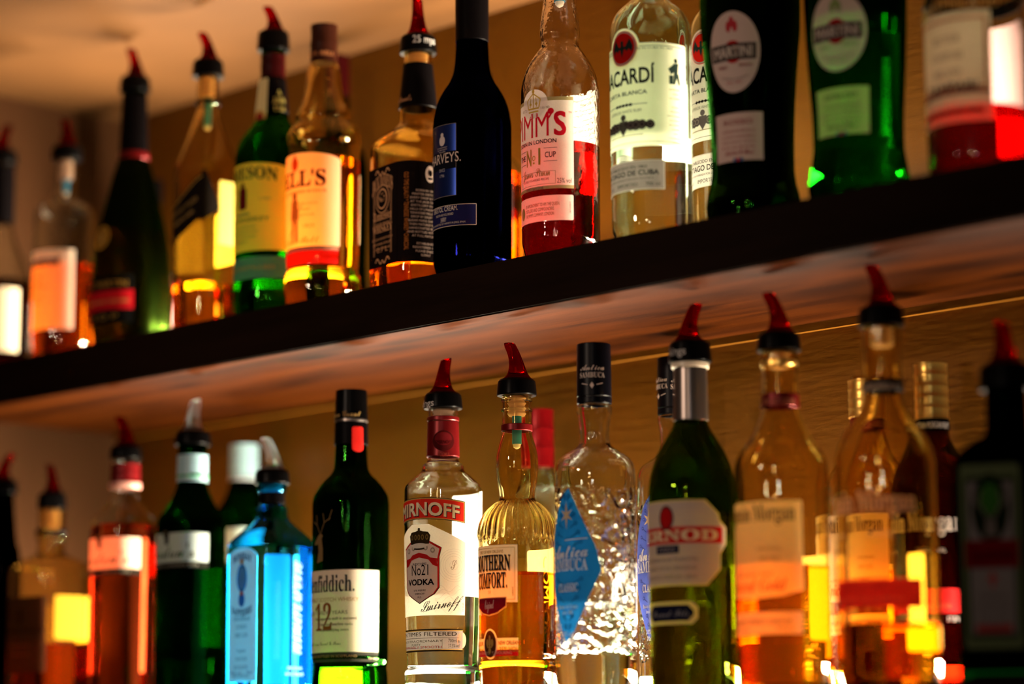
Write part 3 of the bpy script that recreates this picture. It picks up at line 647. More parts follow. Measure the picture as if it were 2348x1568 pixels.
vc = L.uv(880, 455)[1]; L.ell(ux0, vc, .013, .0145, TN, 1); L.ell(ux0, vc, .012, .0135, B_, 2); L.ell(ux0, vc, .0095, .0105, TN, 3); L.ell(ux0, vc, .0078, .0088, B_, 4)
L.text('No.7', ux0, vc - .003, .012, .0055, TN, style='serif', layer=5); L.text('OLD', ux0, vc + .0042, .006, .002, TN, layer=5)
L.text('Tennessee', ux0, L.uv(890, 500)[1], .034, .009, TN, style='fraktur'); L.text('SOUR MASH', ux0, L.uv(890, 512)[1], .026, .0028, TN); L.text('WHISKEY', ux0, L.uv(890, 528)[1], .036, .0075, TN, style='serif')
L.small(['DISTILLED AND BOTTLED BY', 'JACK DANIEL DISTILLERY', 'LYNCHBURG TENN USA'], ux0, L.uv(890, 545)[1], .038, .0022, .005, TN); L.text('0.7 L', ux0, L.uv(885, 575)[1], .02, .005, TN, bold=.01)
for sx in (-1, 1):
    L.line(ux0 + sx * (uf - .004), vb + .012, ux0 + sx * (uf - .004), vt - .012, .0007, TN); L.line(ux0 + sx * (uf - .006), vb + .012, ux0 + sx * (uf - .006), vt - .012, .0004, TN)
    for k in range(9):
        a = k / 8 * PI * 2; L.ell(ux0 + sx * (uf - .008 - k * .0015), vt - .006 + .0025 * math.sin(a), .0012, .0008, TN, n=10); L.ell(ux0 + sx * (uf - .008 - k * .0015), vb + .006 + .0025 * math.sin(a), .0012, .0008, TN, n=10)
L.text("OLD TIME QUALITY * TENNESSEE WHISKEY * CHARCOAL", L.uv(927, 480)[0], (vb + vt) / 2, .078, .0045, (0.6, 0.2, 0.04), vert=True, bold=.01)
u2 = L.uv(972, 480)[0]; W2 = (0.75, 0.55, 0.45); L.ell(u2 + .007, L.uv(985, 400)[1], .0055, .0085, W2); L.ell(u2 + .007, L.uv(985, 400)[1] + .001, .0022, .0032, B_, 2); L.rect(u2 + .0045, u2 + .0095, L.uv(985, 400)[1] - .0055, L.uv(985, 400)[1] - .0035, B_, 2)
u3 = u2 + .002; y0 = L.uv(975, 440)[1]
for i, t in enumerate(['BORN IN 1866', 'MASTER DISTILLER', 'EVERY DROP IS MADE', 'AT THE JACK DANIEL', 'DISTILLERY IN THE', 'HILLS OF LYNCHBURG', 'TENNESSEE MELLOWED', 'DROP BY DROP WITH', 'SUGAR MAPLE CHARCOAL', 'THEN MATURED IN OUR', 'HANDCRAFTED BARRELS', 'AND BOTTLED WITH CARE', 'AT FULL MATURITY', '', 'ESTABLISHED', 'REGISTERED 1866', 'PLEASE ENJOY', 'SLOWLY']):
    if t: L.text(t, u3, y0 - i * .0038, .0018 * len(t), .0021, W2, bold=.02)
L.build(); b.backlabel(370, 590, .024, (0.85, 0.6, 0.3), lines=False)

b = Bottle('sherry_bottle', 'tall dark blue sherry bottle with navy labels, left of the clear bottle of red drink', 1083, 450, 0,
    [(-120, 34), (-112, 37), (-95, 37), (-90, 35), (60, 36), (140, 39), (168, 43), (190, 52), (210, 65), (235, 78), (262, 86), (295, 90), (330, 90), (600, 90), (616, 87), (625, 80)], NAVYG, liq=(150, L_BLACK))
b.band('neck_foil', -124, 98, 39, 38, BLACKF, closed=True)
L = b.lab(al=-.05, k=0.0); NB = paint('blue_label_foil', (0.008, 0.03, 0.20), 0.25, 0.8); u, v0, v1 = sheet(L, 1046, 282, 447, NB, r=0)
L.rect(-u, u, L.uv(1040, 385)[1], L.uv(1040, 345)[1], (0.006, 0.007, 0.012), 1); L.frame(-u, u, v0, v1, .0004, (0.2, 0.18, 0.16), 2)
put(L, 'HARVEYS.', 1057, 369, 23, (0.55, 0.45, 0.4), style='', layer=3); uc, vc = L.uv(1010, 325); L.ell(0, vc, .004, .005, (0.5, 0.45, 0.45)); L.ell(0, vc + .006, .002, .002, (0.5, 0.45, 0.45))
L.small(['BY APPOINTMENT', 'TO HER MAJESTY', 'THE QUEEN'], 0, vc - .0075, .014, .0013, .0021, (0.4, 0.36, 0.36)); L.small(['SINCE', '1796'], 0, L.uv(1010, 396)[1], .008, .003, .0055, (0.3, 0.3, 0.35))
L.build()
L = b.lab(k=0.0, name='lower_label'); u, v0, v1 = sheet(L, 1092, 467, 515, (0.012, 0.012, 0.06), r=0); L.frame(-u, u, v0, v1, .0005, (0.6, 0.5, 0.42), 1)
put(L, 'BRISTOL CREAM.', 1050, 481, 11, (0.75, 0.68, 0.62), bold=.01); put(L, 'SMOOTH AND FULL BODIED', 1040, 492, 5, (0.55, 0.5, 0.45)); put(L, 'SHERRY', 1024, 508, 10, (0.55, 0.5, 0.48)); put(L, 'SHIPPED AND BOTTLED BY HARVEYS IN JEREZ, SPAIN', 1067, 510, 4, (0.5, 0.45, 0.42)); L.build()

b = Bottle('liqueur_bottle', 'clear bottle a third full of red drink with cream label and red lettering', 1286, 420, 0,
    [(-120, 34), (-60, 34), (-20, 36), (10, 38), (30, 41), (60, 45), (82, 46), (98, 43), (108, 44), (122, 53), (142, 67), (165, 79), (190, 87), (215, 90), (250, 90), (555, 90), (572, 87), (584, 80)], PEBBLE, liq=(341, L_RED), wall=.0028)
b.pourer((-20, -240), -165, -118, 44, stop=(-60, 26), tube=18)
L = b.lab(al=.04, k=.3); C_ = (0.86, 0.76, 0.70); u, v0, v1 = sheet(L, 1315, 222, 432, C_, r=.0015); L.rect(-u, u, v1 - .0035, v1, (0.42, 0.34, 0.16), 1); L.rect(-u, u, v0, v0 + .003, (0.42, 0.34, 0.16), 1)
uc, vc = L.uv(1224, 232); L.ell(0, vc - .003, .0155, .014, C_, 2); G_ = (0.62, 0.42, 0.08)
for sx in (-1, 1): L.line(0, vc + .007, sx * .008, vc + .001, .0012, G_, 3); L.line(sx * .008, vc + .001, sx * .0065, vc - .007, .0012, G_, 3); L.line(sx * .004, vc - .006, sx * .003, vc + .003, .0009, G_, 3)
L.line(-.0065, vc - .0075, .0065, vc - .0075, .0016, G_, 3); L.line(-.006, vc - .0105, .006, vc - .0105, .0014, G_, 3); L.ell(0, vc + .009, .0016, .002, G_, 3); L.ell(-.0035, vc - .003, .0014, .0014, G_, 3); L.ell(.0035, vc - .003, .0014, .0014, G_, 3); L.line(0, vc + .008, 0, vc - .007, .001, G_, 3)
L.text('1840', L.uv(1250, 249)[0], L.uv(1250, 249)[1], .0085, .0024, (0.2, 0.12, 0.05)); L.text("EST'D", -L.uv(1250, 249)[0], L.uv(1250, 249)[1], .0085, .0024, (0.2, 0.12, 0.05))
R_ = (0.66, 0.012, 0.03); ur, vr = L.uv(1300, 310); L.text("PIMM", -.0075, vr, 2 * ur - .019, .0235, R_, bold=.0); L.text("S", ur - .0065, vr + .0005, .0115, .022, R_, bold=.025); L.ell(ur - .015, vr + .0235, .003, .003, R_, 2); L.line(ur - .0135, vr + .0225, ur - .0175, vr + .0165, .0016, R_, 2); L.text('TM', ur + .003, vr + .021, .003, .0018, R_)
put(L, 'BORN IN LONDON', 1276, 326, 9, (0.05, 0.03, 0.04), bold=.02)
L.text('N', -.0065, L.uv(1232, 378)[1], .007, .0155, G_, bold=.02); L.text('o', 0, L.uv(1232, 368)[1], .004, .0075, G_); L.text('I', .0065, L.uv(1232, 378)[1], .0022, .0155, G_, bold=.02); L.rect(-.001, .001, L.uv(1232, 378)[1] + .001, L.uv(1232, 378)[1] + .003, G_, 2)
uu, vv = L.uv(1262, 360); L.text('CUP', uu, vv, .0105, .0052, INK, bold=.01); L.text('THE', -uu, vv, .0105, .0052, INK, bold=.01)
for sx in (-1, 1): L.line(sx * uu - .0065, vv + .009, sx * uu + .0065, vv + .009, .0004, INK); L.line(sx * uu - .0065, vv - .0035, sx * uu + .0065, vv - .0035, .0004, INK)
put(L, 'James Pimm', 1262, 402, 21, (0.35, 0.26, 0.1), style='script'); put(L, 'CLOSELY GUARDED RECIPE', 1259, 412, 5, (0.15, 0.1, 0.08)); uq, vq = L.uv(1274, 420); L.frame(-uq, uq, vq, vq + .012, .0004, (0.3, 0.22, 0.1), 1)
put(L, "PIMM'S Spirit Drink", 1247, 433, 7, (0.12, 0.04, 0.08), bold=.0); L.text('25% vol', u - .009, v0 + .005, .0135, .0046, INK); L.build()
L = b.lab(al=.04, k=.3, name='lower_label'); u, v0, v1 = sheet(L, 1315, 447, 505, C_, r=.0015); y = L.uv(1280, 470)[1]
for i, t in enumerate(['BY APPOINTMENT TO HM THE QUEEN', 'DISTILLERS AND COMPOUNDERS', "THE PIMM'S COMPANY, LONDON"]): L.text(t, -.012, y - i * .0046, .00125 * len(t), .0032, (0.25, 0.17, 0.06), align='L', bold=.0)
L.ell(-.018, y - .004, .004, .006, (0.4, 0.28, 0.1)); L.text('3105475787', u - .004, v0 + .012, .011, .0014, INK, vert=True); L.build(); b.backlabel(200, 440, .022, (0.42, 0.46, 0.40), k=.3)

def rum(label, cx, Y=None, back=False, yb=545, k=1.0, dy=0):
    def s_(y): return (y - 545) * k + yb
    b = Bottle('rum_bottle', label, cx, 400, 0, [(s_(y), h * k) for y, h in [(-150, 33), (-110, 34), (-60, 37), (-20, 39), (0, 43), (14, 56), (28, 72), (45, 84), (62, 90), (85, 93), (500, 93), (530, 92), (546, 85)]], GREENISH, liq=(s_(327), L_CLEAR), back=back, Y=Y, wall=.003, front=.003)
    b.band('screw_cap', s_(-230), s_(-110), 37 * k, 37 * k, SILVF, closed=True)
    X = lambda x: cx + (x - 1495) * k; Yp = lambda y: s_(y)
    L = b.lab(k=.6); C2 = (0.90, 0.86, 0.66) if not back else (0.85, 0.78, 0.72)
    u, v0, v1 = sheet(L, X(1572), Yp(108), Yp(342), C2, r=.002); uc, vc = L.uv(X(1431), Yp(111)); vc -= 0
    L.ell(0, vc, .0175, .0185, C2, 1); L.ell(0, vc, .0152, .0162, (0.5, 0.02, 0.015), 2); L.ell(0, vc, .0145, .0155, (0.5, 0.52, 0.5), 3); L.ell(0, vc, .0132, .0142, (0.68, 0.02, 0.012), 4)
    K = (0.03, 0.05, 0.045)
    for sx in (-1, 1): L.poly([(0, vc + .001), (sx * .004, vc + .0015), (sx * .008, vc + .0085), (sx * .0115, vc + .001), (sx * .0105, vc - .0045), (sx * .0075, vc - .001), (sx * .0055, vc - .0035), (sx * .003, vc - .001), (0, vc - .003)], K, 5)
    L.ell(0, vc, .0018, .0055, K, 6); L.ell(0, vc + .0052, .0017, .0017, K, 6); L.poly([(-.0018, vc - .003), (.0018, vc - .003), (0, vc - .0085)], K, 6)
    put(L, 'BACARDÍ', X(1501), Yp(188), 35, INK, bold=.025); put(L, 'CARTA BLANCA', X(1484), Yp(214), 9, INK, bold=.02)
    y = L.uv(X(1490), Yp(236))[1]; L.line(-.024, y, .024, y, .0005, INK)
    for i in range(-2, 3): L.poly([(i * .004 - .003, y), (i * .004, y + .0016), (i * .004 + .003, y), (i * .004, y - .0016)], INK, 1)
    put(L, '· SUPERIOR WHITE RUM ·', X(1475), Yp(255), 7, (0.1, 0.08, 0.05), bold=.0)
    uu, y = L.uv(X(1491), Yp(284)); M_ = (0.10, 0.085, 0.09)
    for i, (q, rr) in enumerate(((uu, .0042), (uu * .72, .0045), (uu * .5, .005), (uu * .3, .0045))):
        for sx in (-1, 1): L.ell(sx * q, y, rr, rr, M_); L.ell(sx * q, y, rr * .6, rr * .6, (0.25, 0.22, 0.2), 2); L.ell(sx * q, y, rr * .4, rr * .4, M_, 3)
    L.poly([(-.005, y - .002), (0, y - .009), (.005, y - .002), (.005, y + .005), (-.005, y + .005)], M_, 2); L.ell(0, y + .008, .003, .003, M_, 2); L.line(-.02, y - .009, .02, y - .009, .0009, (0.3, 0.25, 0.15))
    L.line(-u, v0 + .004, u, v0 + .004, .0005, INK); L.line(-u, v1 - .003, u, v1 - .003, .0005, INK); L.text('MARCA DE FABRICA COMPANY BASED IN CUBA IN 1862', 0, v1 - .006, u * 1.5, .0018, INK)
    uf, vf = L.uv(X(1549), Yp(165))
    for sx in (-1, 1):
        q = sx * uf; L.ell(q, vf + .010, .0018, .0022, K); L.poly([(q - .003, vf + .007), (q + .003, vf + .008), (q + .002, vf - .002), (q - .002, vf - .002)], K, 1)
        L.poly([(q - .008, vf + .002), (q - .003, vf + .006), (q, vf + .001), (q - .005, vf - .003)], K, 1); L.poly([(q - .002, vf - .002), (q + .003, vf - .002), (q + .005, vf - .012), (q + .003, vf - .012), (q + .001, vf - .006), (q - .001, vf - .012), (q - .003, vf - .012)], K, 1); L.rect(q - .007, q - .003, vf - .012, vf - .004, K, 1)
        L.small(['MATERIA PRIMA Y', 'SELECTA', 'DE LOS MEJORES', '', 'DESTILADO Y', 'AÑEJADO POR LA', 'COMPAÑIA RON BACARDI', 'FUNDADA EN 1862', 'SANTIAGO DE CUBA', 'RON LIGERO', 'MADERA', 'CALIDAD SUPERIOR', 'GARANTIZADA'], q, vf - .018, .019, .0015, .0041, (0.25, 0.22, 0.15), bold=.01)
    L.build()
    L = b.lab(k=.25, name='lower_label'); C3 = (0.30, 0.25, 0.24) if not back else (0.82, 0.76, 0.72); I3 = (0.03, 0.03, 0.03)
    if back: u, v0, v1 = sheet(L, X(1523), Yp(368), Yp(432) + 14, C3, r=.001)
    else: u, v0, v1 = sheet(L, X(1523), Yp(367), Yp(433), C3, r=.001)
    L.frame(-u, u, v0, v1, .0008, (0.6, 0.56, 0.5), 1); hh = v1 - v0
    L.text('ESTABLECIDO EN 1862', 0, v1 - hh * .26, u * 1.2, hh * .1, I3, bold=.01); L.text('SANTIAGO DE CUBA', 0, v1 - hh * .5, u * 1.75, hh * .17, I3, bold=.02); L.text('UNA EMPRESA FUNDADA POR DON FACUNDO', 0, v1 - hh * .65, u * 1.5, hh * .06, I3); L.text('37.5% vol     IMPORTED     700 ml', 0, v1 - hh * .88, u * 1.8, hh * .12, I3); L.build()
    b.backlabel(s_(190), s_(362), .024, (0.95, 0.95, 0.85), lines=False); return b
rum('clear white rum bottle with bat emblem and large black lettering, fully visible in front', 1495)
rum('white rum bottle half hidden behind the dark vermouth bottle', 1671, back=True, yb=513, k=.93)

def vermouth(label, cx, gl, lq, lq_row, prof, C, ov, ob, sub, ink2, tag_, liqrow):
    b = Bottle('vermouth_bottle', label, cx, 250, 0, prof, gl, liq=(lq_row, lq), wall=.003)
    b.band('screw_cap', -330, -230, 38, 38, BLACKF, closed=True)
    L = b.lab(al=0, k=.12, name='label'); (xc, yc, xr, yt, yb_) = ov
    u0, v0 = L.uv(xc, yb_); u1, v1 = L.uv(xc, yt); ur, vr = L.uv(xr, yc); uc, vc = L.uv(xc, yc); ru = ur - uc; rv = (v1 - v0) / 2; vc = (v0 + v1) / 2
    uc, ru = uc, ru
    L.ell(uc, vc, ru, rv, C, 0, 48); L.ell(uc, vc, ru * .36, ru * .36 * 1.15, (0.42, 0.005, 0.005), 1)
    h = rv * .20; L.poly([(uc - ru * .92, vc - h), (uc + ru * .86, vc - h), (uc + ru * .86, vc + h), (uc - ru * .92, vc + h)], (0.012, 0.01, 0.01), 2); L.poly([(uc - ru * .89, vc - h * .86), (uc + ru * .83, vc - h * .86), (uc + ru * .83, vc + h * .86), (uc - ru * .89, vc + h * .86)], (0.10, 0.08, 0.07), 3)
    L.text('MARTINI', uc - ru * .03, vc - h * .62, ru * 1.5, h * 1.22, (0.62, 0.55, 0.5), bold=.03, layer=4)
    for a in range(3): L.ell(uc + (a - 1) * .003, vc + rv * .62 + (a == 1) * .004, .0022, .005, tag_, 1)
    L.text('VERMOUTH', uc + ru * .45, vc - rv * .38, ru * .5, .0028, tag_, bold=.01, layer=2); L.text('TORINO', uc - ru * .45, vc - rv * .40, ru * .4, .0028, tag_, bold=.01, layer=2); L.text("L'APERITIVO ITALIANO", uc, vc - rv * .62, ru * 1.1, .0025, (0.35, 0.28, 0.26), layer=2, bend=-.003); L.text("DAL 1863", uc, vc - rv * .78, ru * .6, .0022, tag_, layer=2); L.build()
    L = b.lab(al=0, k=.12, name='lower_label'); (x1, ya, ybb) = ob; u1, va = L.uv(x1, ya); _, vb = L.uv(x1, ybb)
    L.rect(uc - (u1 - uc) * 1.05, u1, vb, va, sub, 0); um = uc; W_ = (u1 - um) * 2
    L.text(liqrow, um, va - (va - vb) * .24, W_ * .6, .0042, ink2, bold=.01)
    for i in range(4): L.text(['VERMOUTH BIANCO', 'prodotto e imbottigliato', 'dalla casa in Torino', 'Italia'][i], um, va - (va - vb) * (.40 + i * .11), W_ * .7, .0018, ink2)
    L.text('Martini & Rossi', um, vb + (va - vb) * .13, W_ * .6, .005, ink2, style='script', shear=.2)
    for i, c in enumerate(((0.02, 0.12, 0.3), (0.5, 0.02, 0.02), (0.02, 0.12, 0.3))): L.ell(um + (i - 1) * .003, vb + .001, .0015, .0018, c, 3)
    L.build(); return b
vermouth('very dark vermouth bottle with round white label, right of the white rum bottle', 1724, DGREEN, L_BLACK, 14,
    [(-250, 34), (-150, 38), (-110, 46), (-70, 74), (-35, 104), (0, 115), (60, 114), (120, 109), (200, 102), (280, 97), (350, 95), (390, 95), (420, 98), (450, 105), (475, 109), (492, 106)], (0.62, 0.50, 0.46), (1680, 118, 1743, 25, 213), (1747, 256, 366), (0.62, 0.48, 0.44), (0.35, 0.05, 0.04), (0.45, 0.04, 0.05), 'ROSSO')
vermouth('bright green vermouth bottle with round white label, second from right on the upper shelf', 1967, GREEN2, L_CLEAR, 60,
    [(-280, 36), (-180, 40), (-140, 50), (-90, 80), (-50, 108), (-10, 118), (60, 116), (150, 112), (230, 107), (300, 104), (340, 104), (370, 108), (400, 113), (430, 118), (455, 113)], (0.62, 0.52, 0.46), (1917, 72, 1988, -20, 164), (1990, 196, 305), (0.50, 0.60, 0.24), (0.06, 0.12, 0.03), (0.25, 0.35, 0.12), 'EXTRA DRY')

b = Bottle('aperitif_bottle', 'blurred bottle of red drink with tall cream label, rightmost on the upper shelf', 2240, 220, 0,
    [(-330, 38), (-230, 40), (-150, 50), (-80, 80), (-30, 104), (20, 113), (60, 115), (370, 115), (392, 108)], CLEAR, liq=(262, L_RED))
b.band('screw_cap', -420, -310, 42, 42, REDF, closed=True); b.band('shoulder_band', -12, 18, 110, 115, BLACKF, seen='gold lettered black band')
L = b.lab(surf=b.cyl(-12, 18, 111, 116), name='band_writing', k=0); put(L, 'CAMPARI MILANO', 2290, 14, 18, (0.6, 0.42, 0.16), bold=.01); L.build()
L = b.lab(k=.4); u, v0, v1 = sheet(L, 2274, 22, 275, (0.78, 0.62, 0.40)); L.frame(-u * .88, u * .88, v0 + .028, v1 - .006, .0022, (0.5, 0.14, 0.04), 1)
y = L.uv(2260, 236)[1]; y2 = L.uv(2260, 258)[1]; L.rect(-u * .85, u * .82, y2, y2 + .005, (0.5, 0.01, 0.01), 1); L.rect(-u, u, y + .009, y + .012, (0.25, 0.03, 0.02), 1); L.text('CAMPARI', 0, y + .011, .05, .008, (0.04, 0.02, 0.03), bold=.03, shear=.2)
y = L.uv(2260, 90)[1]; L.small(['BITTER', 'CAMPARI', 'MILANO'], 0, y, .03, .006, .014, (0.30, 0.18, 0.1), style='serif'); L.build(); b.backlabel(40, 340, .024, (0.34, 0.20, 0.20), al=PI - .1, lines=False)

# upper shelf, back row
b = Bottle('wine_bottle', 'dark bottle with red foil cap standing behind the brown-capped whisky bottle', 771, 500, 0,
    [(134, 25), (200, 26), (290, 30), (330, 48), (360, 66), (400, 72), (650, 72), (674, 68)], DGREEN, back=True, liq=(330, L_BLACK)); b.band('neck_foil', 130, 222, 28, 29, MAROON, closed=True)
b = Bottle('liqueur_bottle', 'clear bottle with red and pink labels peeking out behind the cognac bottle', 347, 680, 0,
    [(420, 20), (470, 22), (540, 26), (570, 44), (590, 50), (720, 50), (748, 47)], CLEAR, back=True, liq=(640, L_CLEAR)); b.band('screw_cap', 415, 470, 23, 23, BLACKF, closed=True)
L = b.lab(al=.9); u, v0 = L.uv(388, 676); u, v1 = L.uv(388, 652); L.rect(u - .03, u + .003, v0, v1, (0.7, 0.02, 0.04)); _, v2 = L.uv(388, 745); _, v3 = L.uv(388, 694); L.rect(u - .03, u + .003, v2, v3, (0.85, 0.4, 0.38)); L.build()
b = Bottle('whiskey_bottle', 'square amber whiskey bottle with black label hidden behind the dark blue sherry bottle', 1099, 500, 0,
    [(176, 28), (270, 34), (330, 40), (342, 50, .5), (374, 88, 1), (390, 98, 1), (560, 98, 1), (592, 94, 1)], CLEAR, back=True, liq=(400, L_AMBER), n=14, cham=1.72, rot=.15, seg=96, Y=.19)
b.band('screw_cap', 170, 262, 30, 32, BLACKF, closed=True); L = b.lab(k=.06); _, v1 = L.uv(1180, 402); _, v0 = L.uv(1180, 570); L.rect(-.02, .075, v0, v1, (0.008, 0.005, 0.005)); L.text('TENNESSEE WHISKEY', 0, v1 - .03, .03, .004, (0.6, 0.4, 0.3)); L.build()
# ================================================================== lower shelf, front row from the left
Z2 = -S
b = Bottle('liquor_bottle', 'black bottle with red spout cut off by the left edge, leftmost on the lower shelf', 0, 1400, 0,
    [(1125, 24), (1180, 28), (1240, 34), (1270, 42), (1300, 44), (1640, 44), (1660, 42)], BLACKG, zb=Z2, liq=(1500, L_BLACK)); b.pourer((20, 1040), 1100, 1132, 34)
b = Bottle('liqueur_bottle', 'square pale amber bottle with dark brown label, second from left on the lower shelf', 113, 1420, 0,
    [(1160, 26), (1166, 31), (1212, 30), (1222, 36), (1234, 36), (1240, 30), (1268, 32), (1276, 44, .4), (1288, 74, .8), (1302, 92, 1), (1320, 95, 1), (1600, 95, 1), (1625, 92, 1)], HONEYGLOW, zb=Z2, liq=(1479, L_ORANGE), n=9, cham=1.8, rot=.0, seg=96)
b.pourer((-8, 1066), 1130, 1168, 34, stop=(1210, 20)); b.band('neck_ring', 1216, 1224, 38, 38, BLACKF)
L = b.lab(k=.1, seen='dark brown front label'); u, v0, v1 = sheet(L, 106, 1366, 1540, (0.06, 0.022, 0.01)); y = L.uv(100, 1410)[1]; L.ell(0, y, .004, .009, (0.02, 0.01, 0.005)); put(L, 'DISARONNO', 100, 1450, 13, (0.02, 0.008, 0.004), bold=.02); L.line(-.02, v0 + .02, .02, v0 + .02, .0006, (0.3, 0.13, 0.04)); L.line(-.02, v0 + .03, .02, v0 + .03, .0006, (0.3, 0.13, 0.04)); L.build()
b.backlabel(1370, 1470, .024, (0.75, 0.42, 0.04), al=PI - .5, lines=False); b.backlabel(1370, 1470, .020, (0.6, 0.34, 0.03), al=PI / 2, lines=False)
def gin(label, cx, gl, lq, lvl, prof, neck, spout, ps, k, oy, top_black=False):
    b = Bottle('gin_bottle', label, cx, 1400, 0, prof, gl, zb=Z2, liq=(lvl, lq), n=6, cham=1.8, flute=(oy + 110, 1700, 26, .012))
    return b
def gordons(b, xr, yt, yb, C, right_word, band=None):
    L = b.lab(k=.45); u, v0, v1 = sheet(L, xr, yt, yb, C); G = (0.06, 0.07, 0.05)
    xw, yw, hw_ = right_word; put(L, "Gordon's", xw, yw, hw_, G, style='script', shear=.05)
    L.ell(-u * .05, v1 - .001, .004, .004, (0.10, 0.08, 0.05)); L.poly([(-.003, v1 - .012), (.003, v1 - .012), (.004, v1 + .0), (-.004, v1 + .0)], (0.03, 0.025, 0.02), 1)
    L.rect(-u, u, v0 - .0065, v0, band or (0.02, 0.02, 0.015), 0); L.text("SPECIAL DRY LONDON GIN", 0, v0 - .005, u * 1.5, .003, (0.4, 0.38, 0.3), bold=.01)
    L.build()
b = gin('tall pink gin bottle with red cap band and red spout', 281, CLEAR, L_PINK, 1206,
    [(1048, 30), (1052, 33), (1118, 33), (1140, 34), (1158, 42, .2), (1178, 62, .7), (1196, 75, 1), (1210, 77, 1), (1600, 77, 1), (1620, 74, 1)], 0, 0, 0, 0, 1205)
b.pourer((-18, 955), 1022, 1054, 37); b.band('neck_foil', 1066, 1106, 34, 35, REDF, ribs=2); b.band('neck_ring', 1108, 1121, 36, 36, paint('pink_foil', (0.75, 0.35, 0.28), 0.4, .3)); gordons(b, 322, 1233, 1304, (0.85, 0.70, 0.52), (293, 1292, 30)); b.backlabel(1230, 1540, .026, (1.0, 0.5, 0.3), lines=False)
b = gin('green gin bottle with clear spout and white neck band, left of the capped green bottle', 436, GREEN2, L_CLEAR, 1512,
    [(1012, 30), (1016, 33), (1045, 33), (1106, 34), (1128, 40), (1150, 50, .2), (1172, 64, .7), (1190, 76, 1), (1204, 79, 1), (1600, 79, 1), (1620, 76, 1)], 0, 0, 0, 0, 1200)
b.pourer((6, 918), 988, 1021, 42, spout=CLEART, seen='pourer with clear spout'); b.band('neck_foil', 1045, 1106, 35, 36, TEAL, ribs=4); b.band('neck_ring', 1091, 1097, 37, 37, paint('green_foil', (0.01, 0.2, 0.05), .4)); gordons(b, 478, 1222, 1289, (0.62, 0.72, 0.66), (445, 1278, 32)); b.backlabel(1300, 1480, .02, (0.3, 0.55, 0.25), lines=False)
b = Bottle('gin_bottle', 'green bottle with pale blue screw cap standing behind the other green gin bottle', 556, 1400, 0,
    [(1030, 30), (1100, 32), (1125, 38), (1148, 48, .2), (1170, 62, .7), (1188, 74, 1), (1200, 76, 1), (1560, 76, 1), (1585, 74, 1)], GREEN2, zb=Z2, back=True, liq=(1130, L_CLEAR), n=6, cham=1.8)
b.band('screw_cap', 1021, 1096, 33, 34, TEAL, closed=True, ribs=5); b.band('neck_ring', 1097, 1104, 35, 35, SILVF); gordons(b, 592, 1212, 1286, (0.62, 0.72, 0.66), (570, 1275, 30)); b.backlabel(1300, 1480, .02, (0.3, 0.6, 0.25), lines=False)

b = Bottle('gin_bottle', 'bright blue square gin bottle with clear spout and pale arched label', 621, 1420, 0,
    [(1102, 30), (1106, 34), (1128, 33), (1132, 27), (1156, 28), (1166, 35), (1188, 38, .1), (1204, 52, .5), (1226, 78, .9), (1244, 96, 1), (1256, 101, 1), (1590, 101, 1), (1612, 98, 1)], BLUEG, zb=Z2, liq=(1257, L_CLEAR), n=10, cham=1.75, seg=96, rot=.0)
b.pourer((-18, 1004), 1076, 1110, 41, spout=CLEART, seen='pourer with clear spout', stop=(1126, 24)); b.band('neck_ring', 1131, 1156, 29, 30, BLACKF)
L = b.lab(k=.5); C = (0.62, 0.80, 0.82); N_ = (0.02, 0.06, 0.22); u = L.uv(590, 1400)[0]; v1 = L.uv(560, 1278)[1]; v0 = L.uv(588, 1562)[1]; u = min(u, .026)
L.rect(-u, u, v0, v1, (0.35, 0.42, 0.45), 0); L.ell(0, v1 - .0003, u, .011, (0.35, 0.42, 0.45), 0, a0=0, a1=180); L.rect(-u * .9, u * .9, v0 + .002, v1, C, 1); L.ell(0, v1 - .0003, u * .9, .009, C, 1, a0=0, a1=180)
L.text('BOMBAY', 0, L.uv(565, 1290)[1], u * 1.3, .0065, N_, style='serif', bend=.004, bold=.02); y = L.uv(560, 1325)[1]; L.ell(0, y, .0085, .0145, (0.03, 0.22, 0.5), 2); L.ell(0, y, .0065, .0115, (0.10, 0.42, 0.75), 3); L.ell(0, y + .017, .003, .003, (0.4, 0.2, 0.08), 3); L.ell(0, y - .022, .005, .0075, (0.03, 0.15, 0.45), 2); L.ell(0, y - .0155, .003, .002, (0.5, 0.15, 0.1), 3)
L.text('SAPPHIRE', 0, L.uv(565, 1402)[1], u * 1.4, .0065, N_, style='serif', bend=-.004, bold=.02); y = L.uv(565, 1422)[1]
L.small(['Distilled', 'LONDON', 'DRY GIN'], 0, y, .026, .0045, .0085, (0.1, 0.3, 0.4), style='serif'); L.small(['Vapour', 'INFUSED', '10 EXOTIC', 'BOTANICALS'], 0, y - .032, .026, .0035, .0085, (0.1, 0.3, 0.4), style='serif'); L.text('40% vol      70cl', 0, v0 + .008, u * 1.5, .0028, N_); L.build()
L = b.lab(k=.5, name='side_label'); ux = L.uv(672, 1400)[0]; y0, y1 = L.uv(672, 1500)[1], L.uv(672, 1285)[1]
L.text('BOMBAY SAPPHIRE', ux, (y0 + y1) / 2, y1 - y0, .012, (0.55, 0.85, 0.95), style='script', vert=True); L.small(['LONDON DRY GIN', 'DISTILLED ENGLAND'], ux + .002, L.uv(675, 1535)[1], .024, .003, .006, (0.55, 0.85, 0.95), bold=.02); L.build()
b.backlabel(1270, 1590, .033, (0.45, 0.9, 1.0), lines=False); b.backlabel(1270, 1590, .030, (0.05, 0.2, 0.42), al=-PI / 2, lines=False)  # the left-side sheet is no label: added to make the blue glass luminous

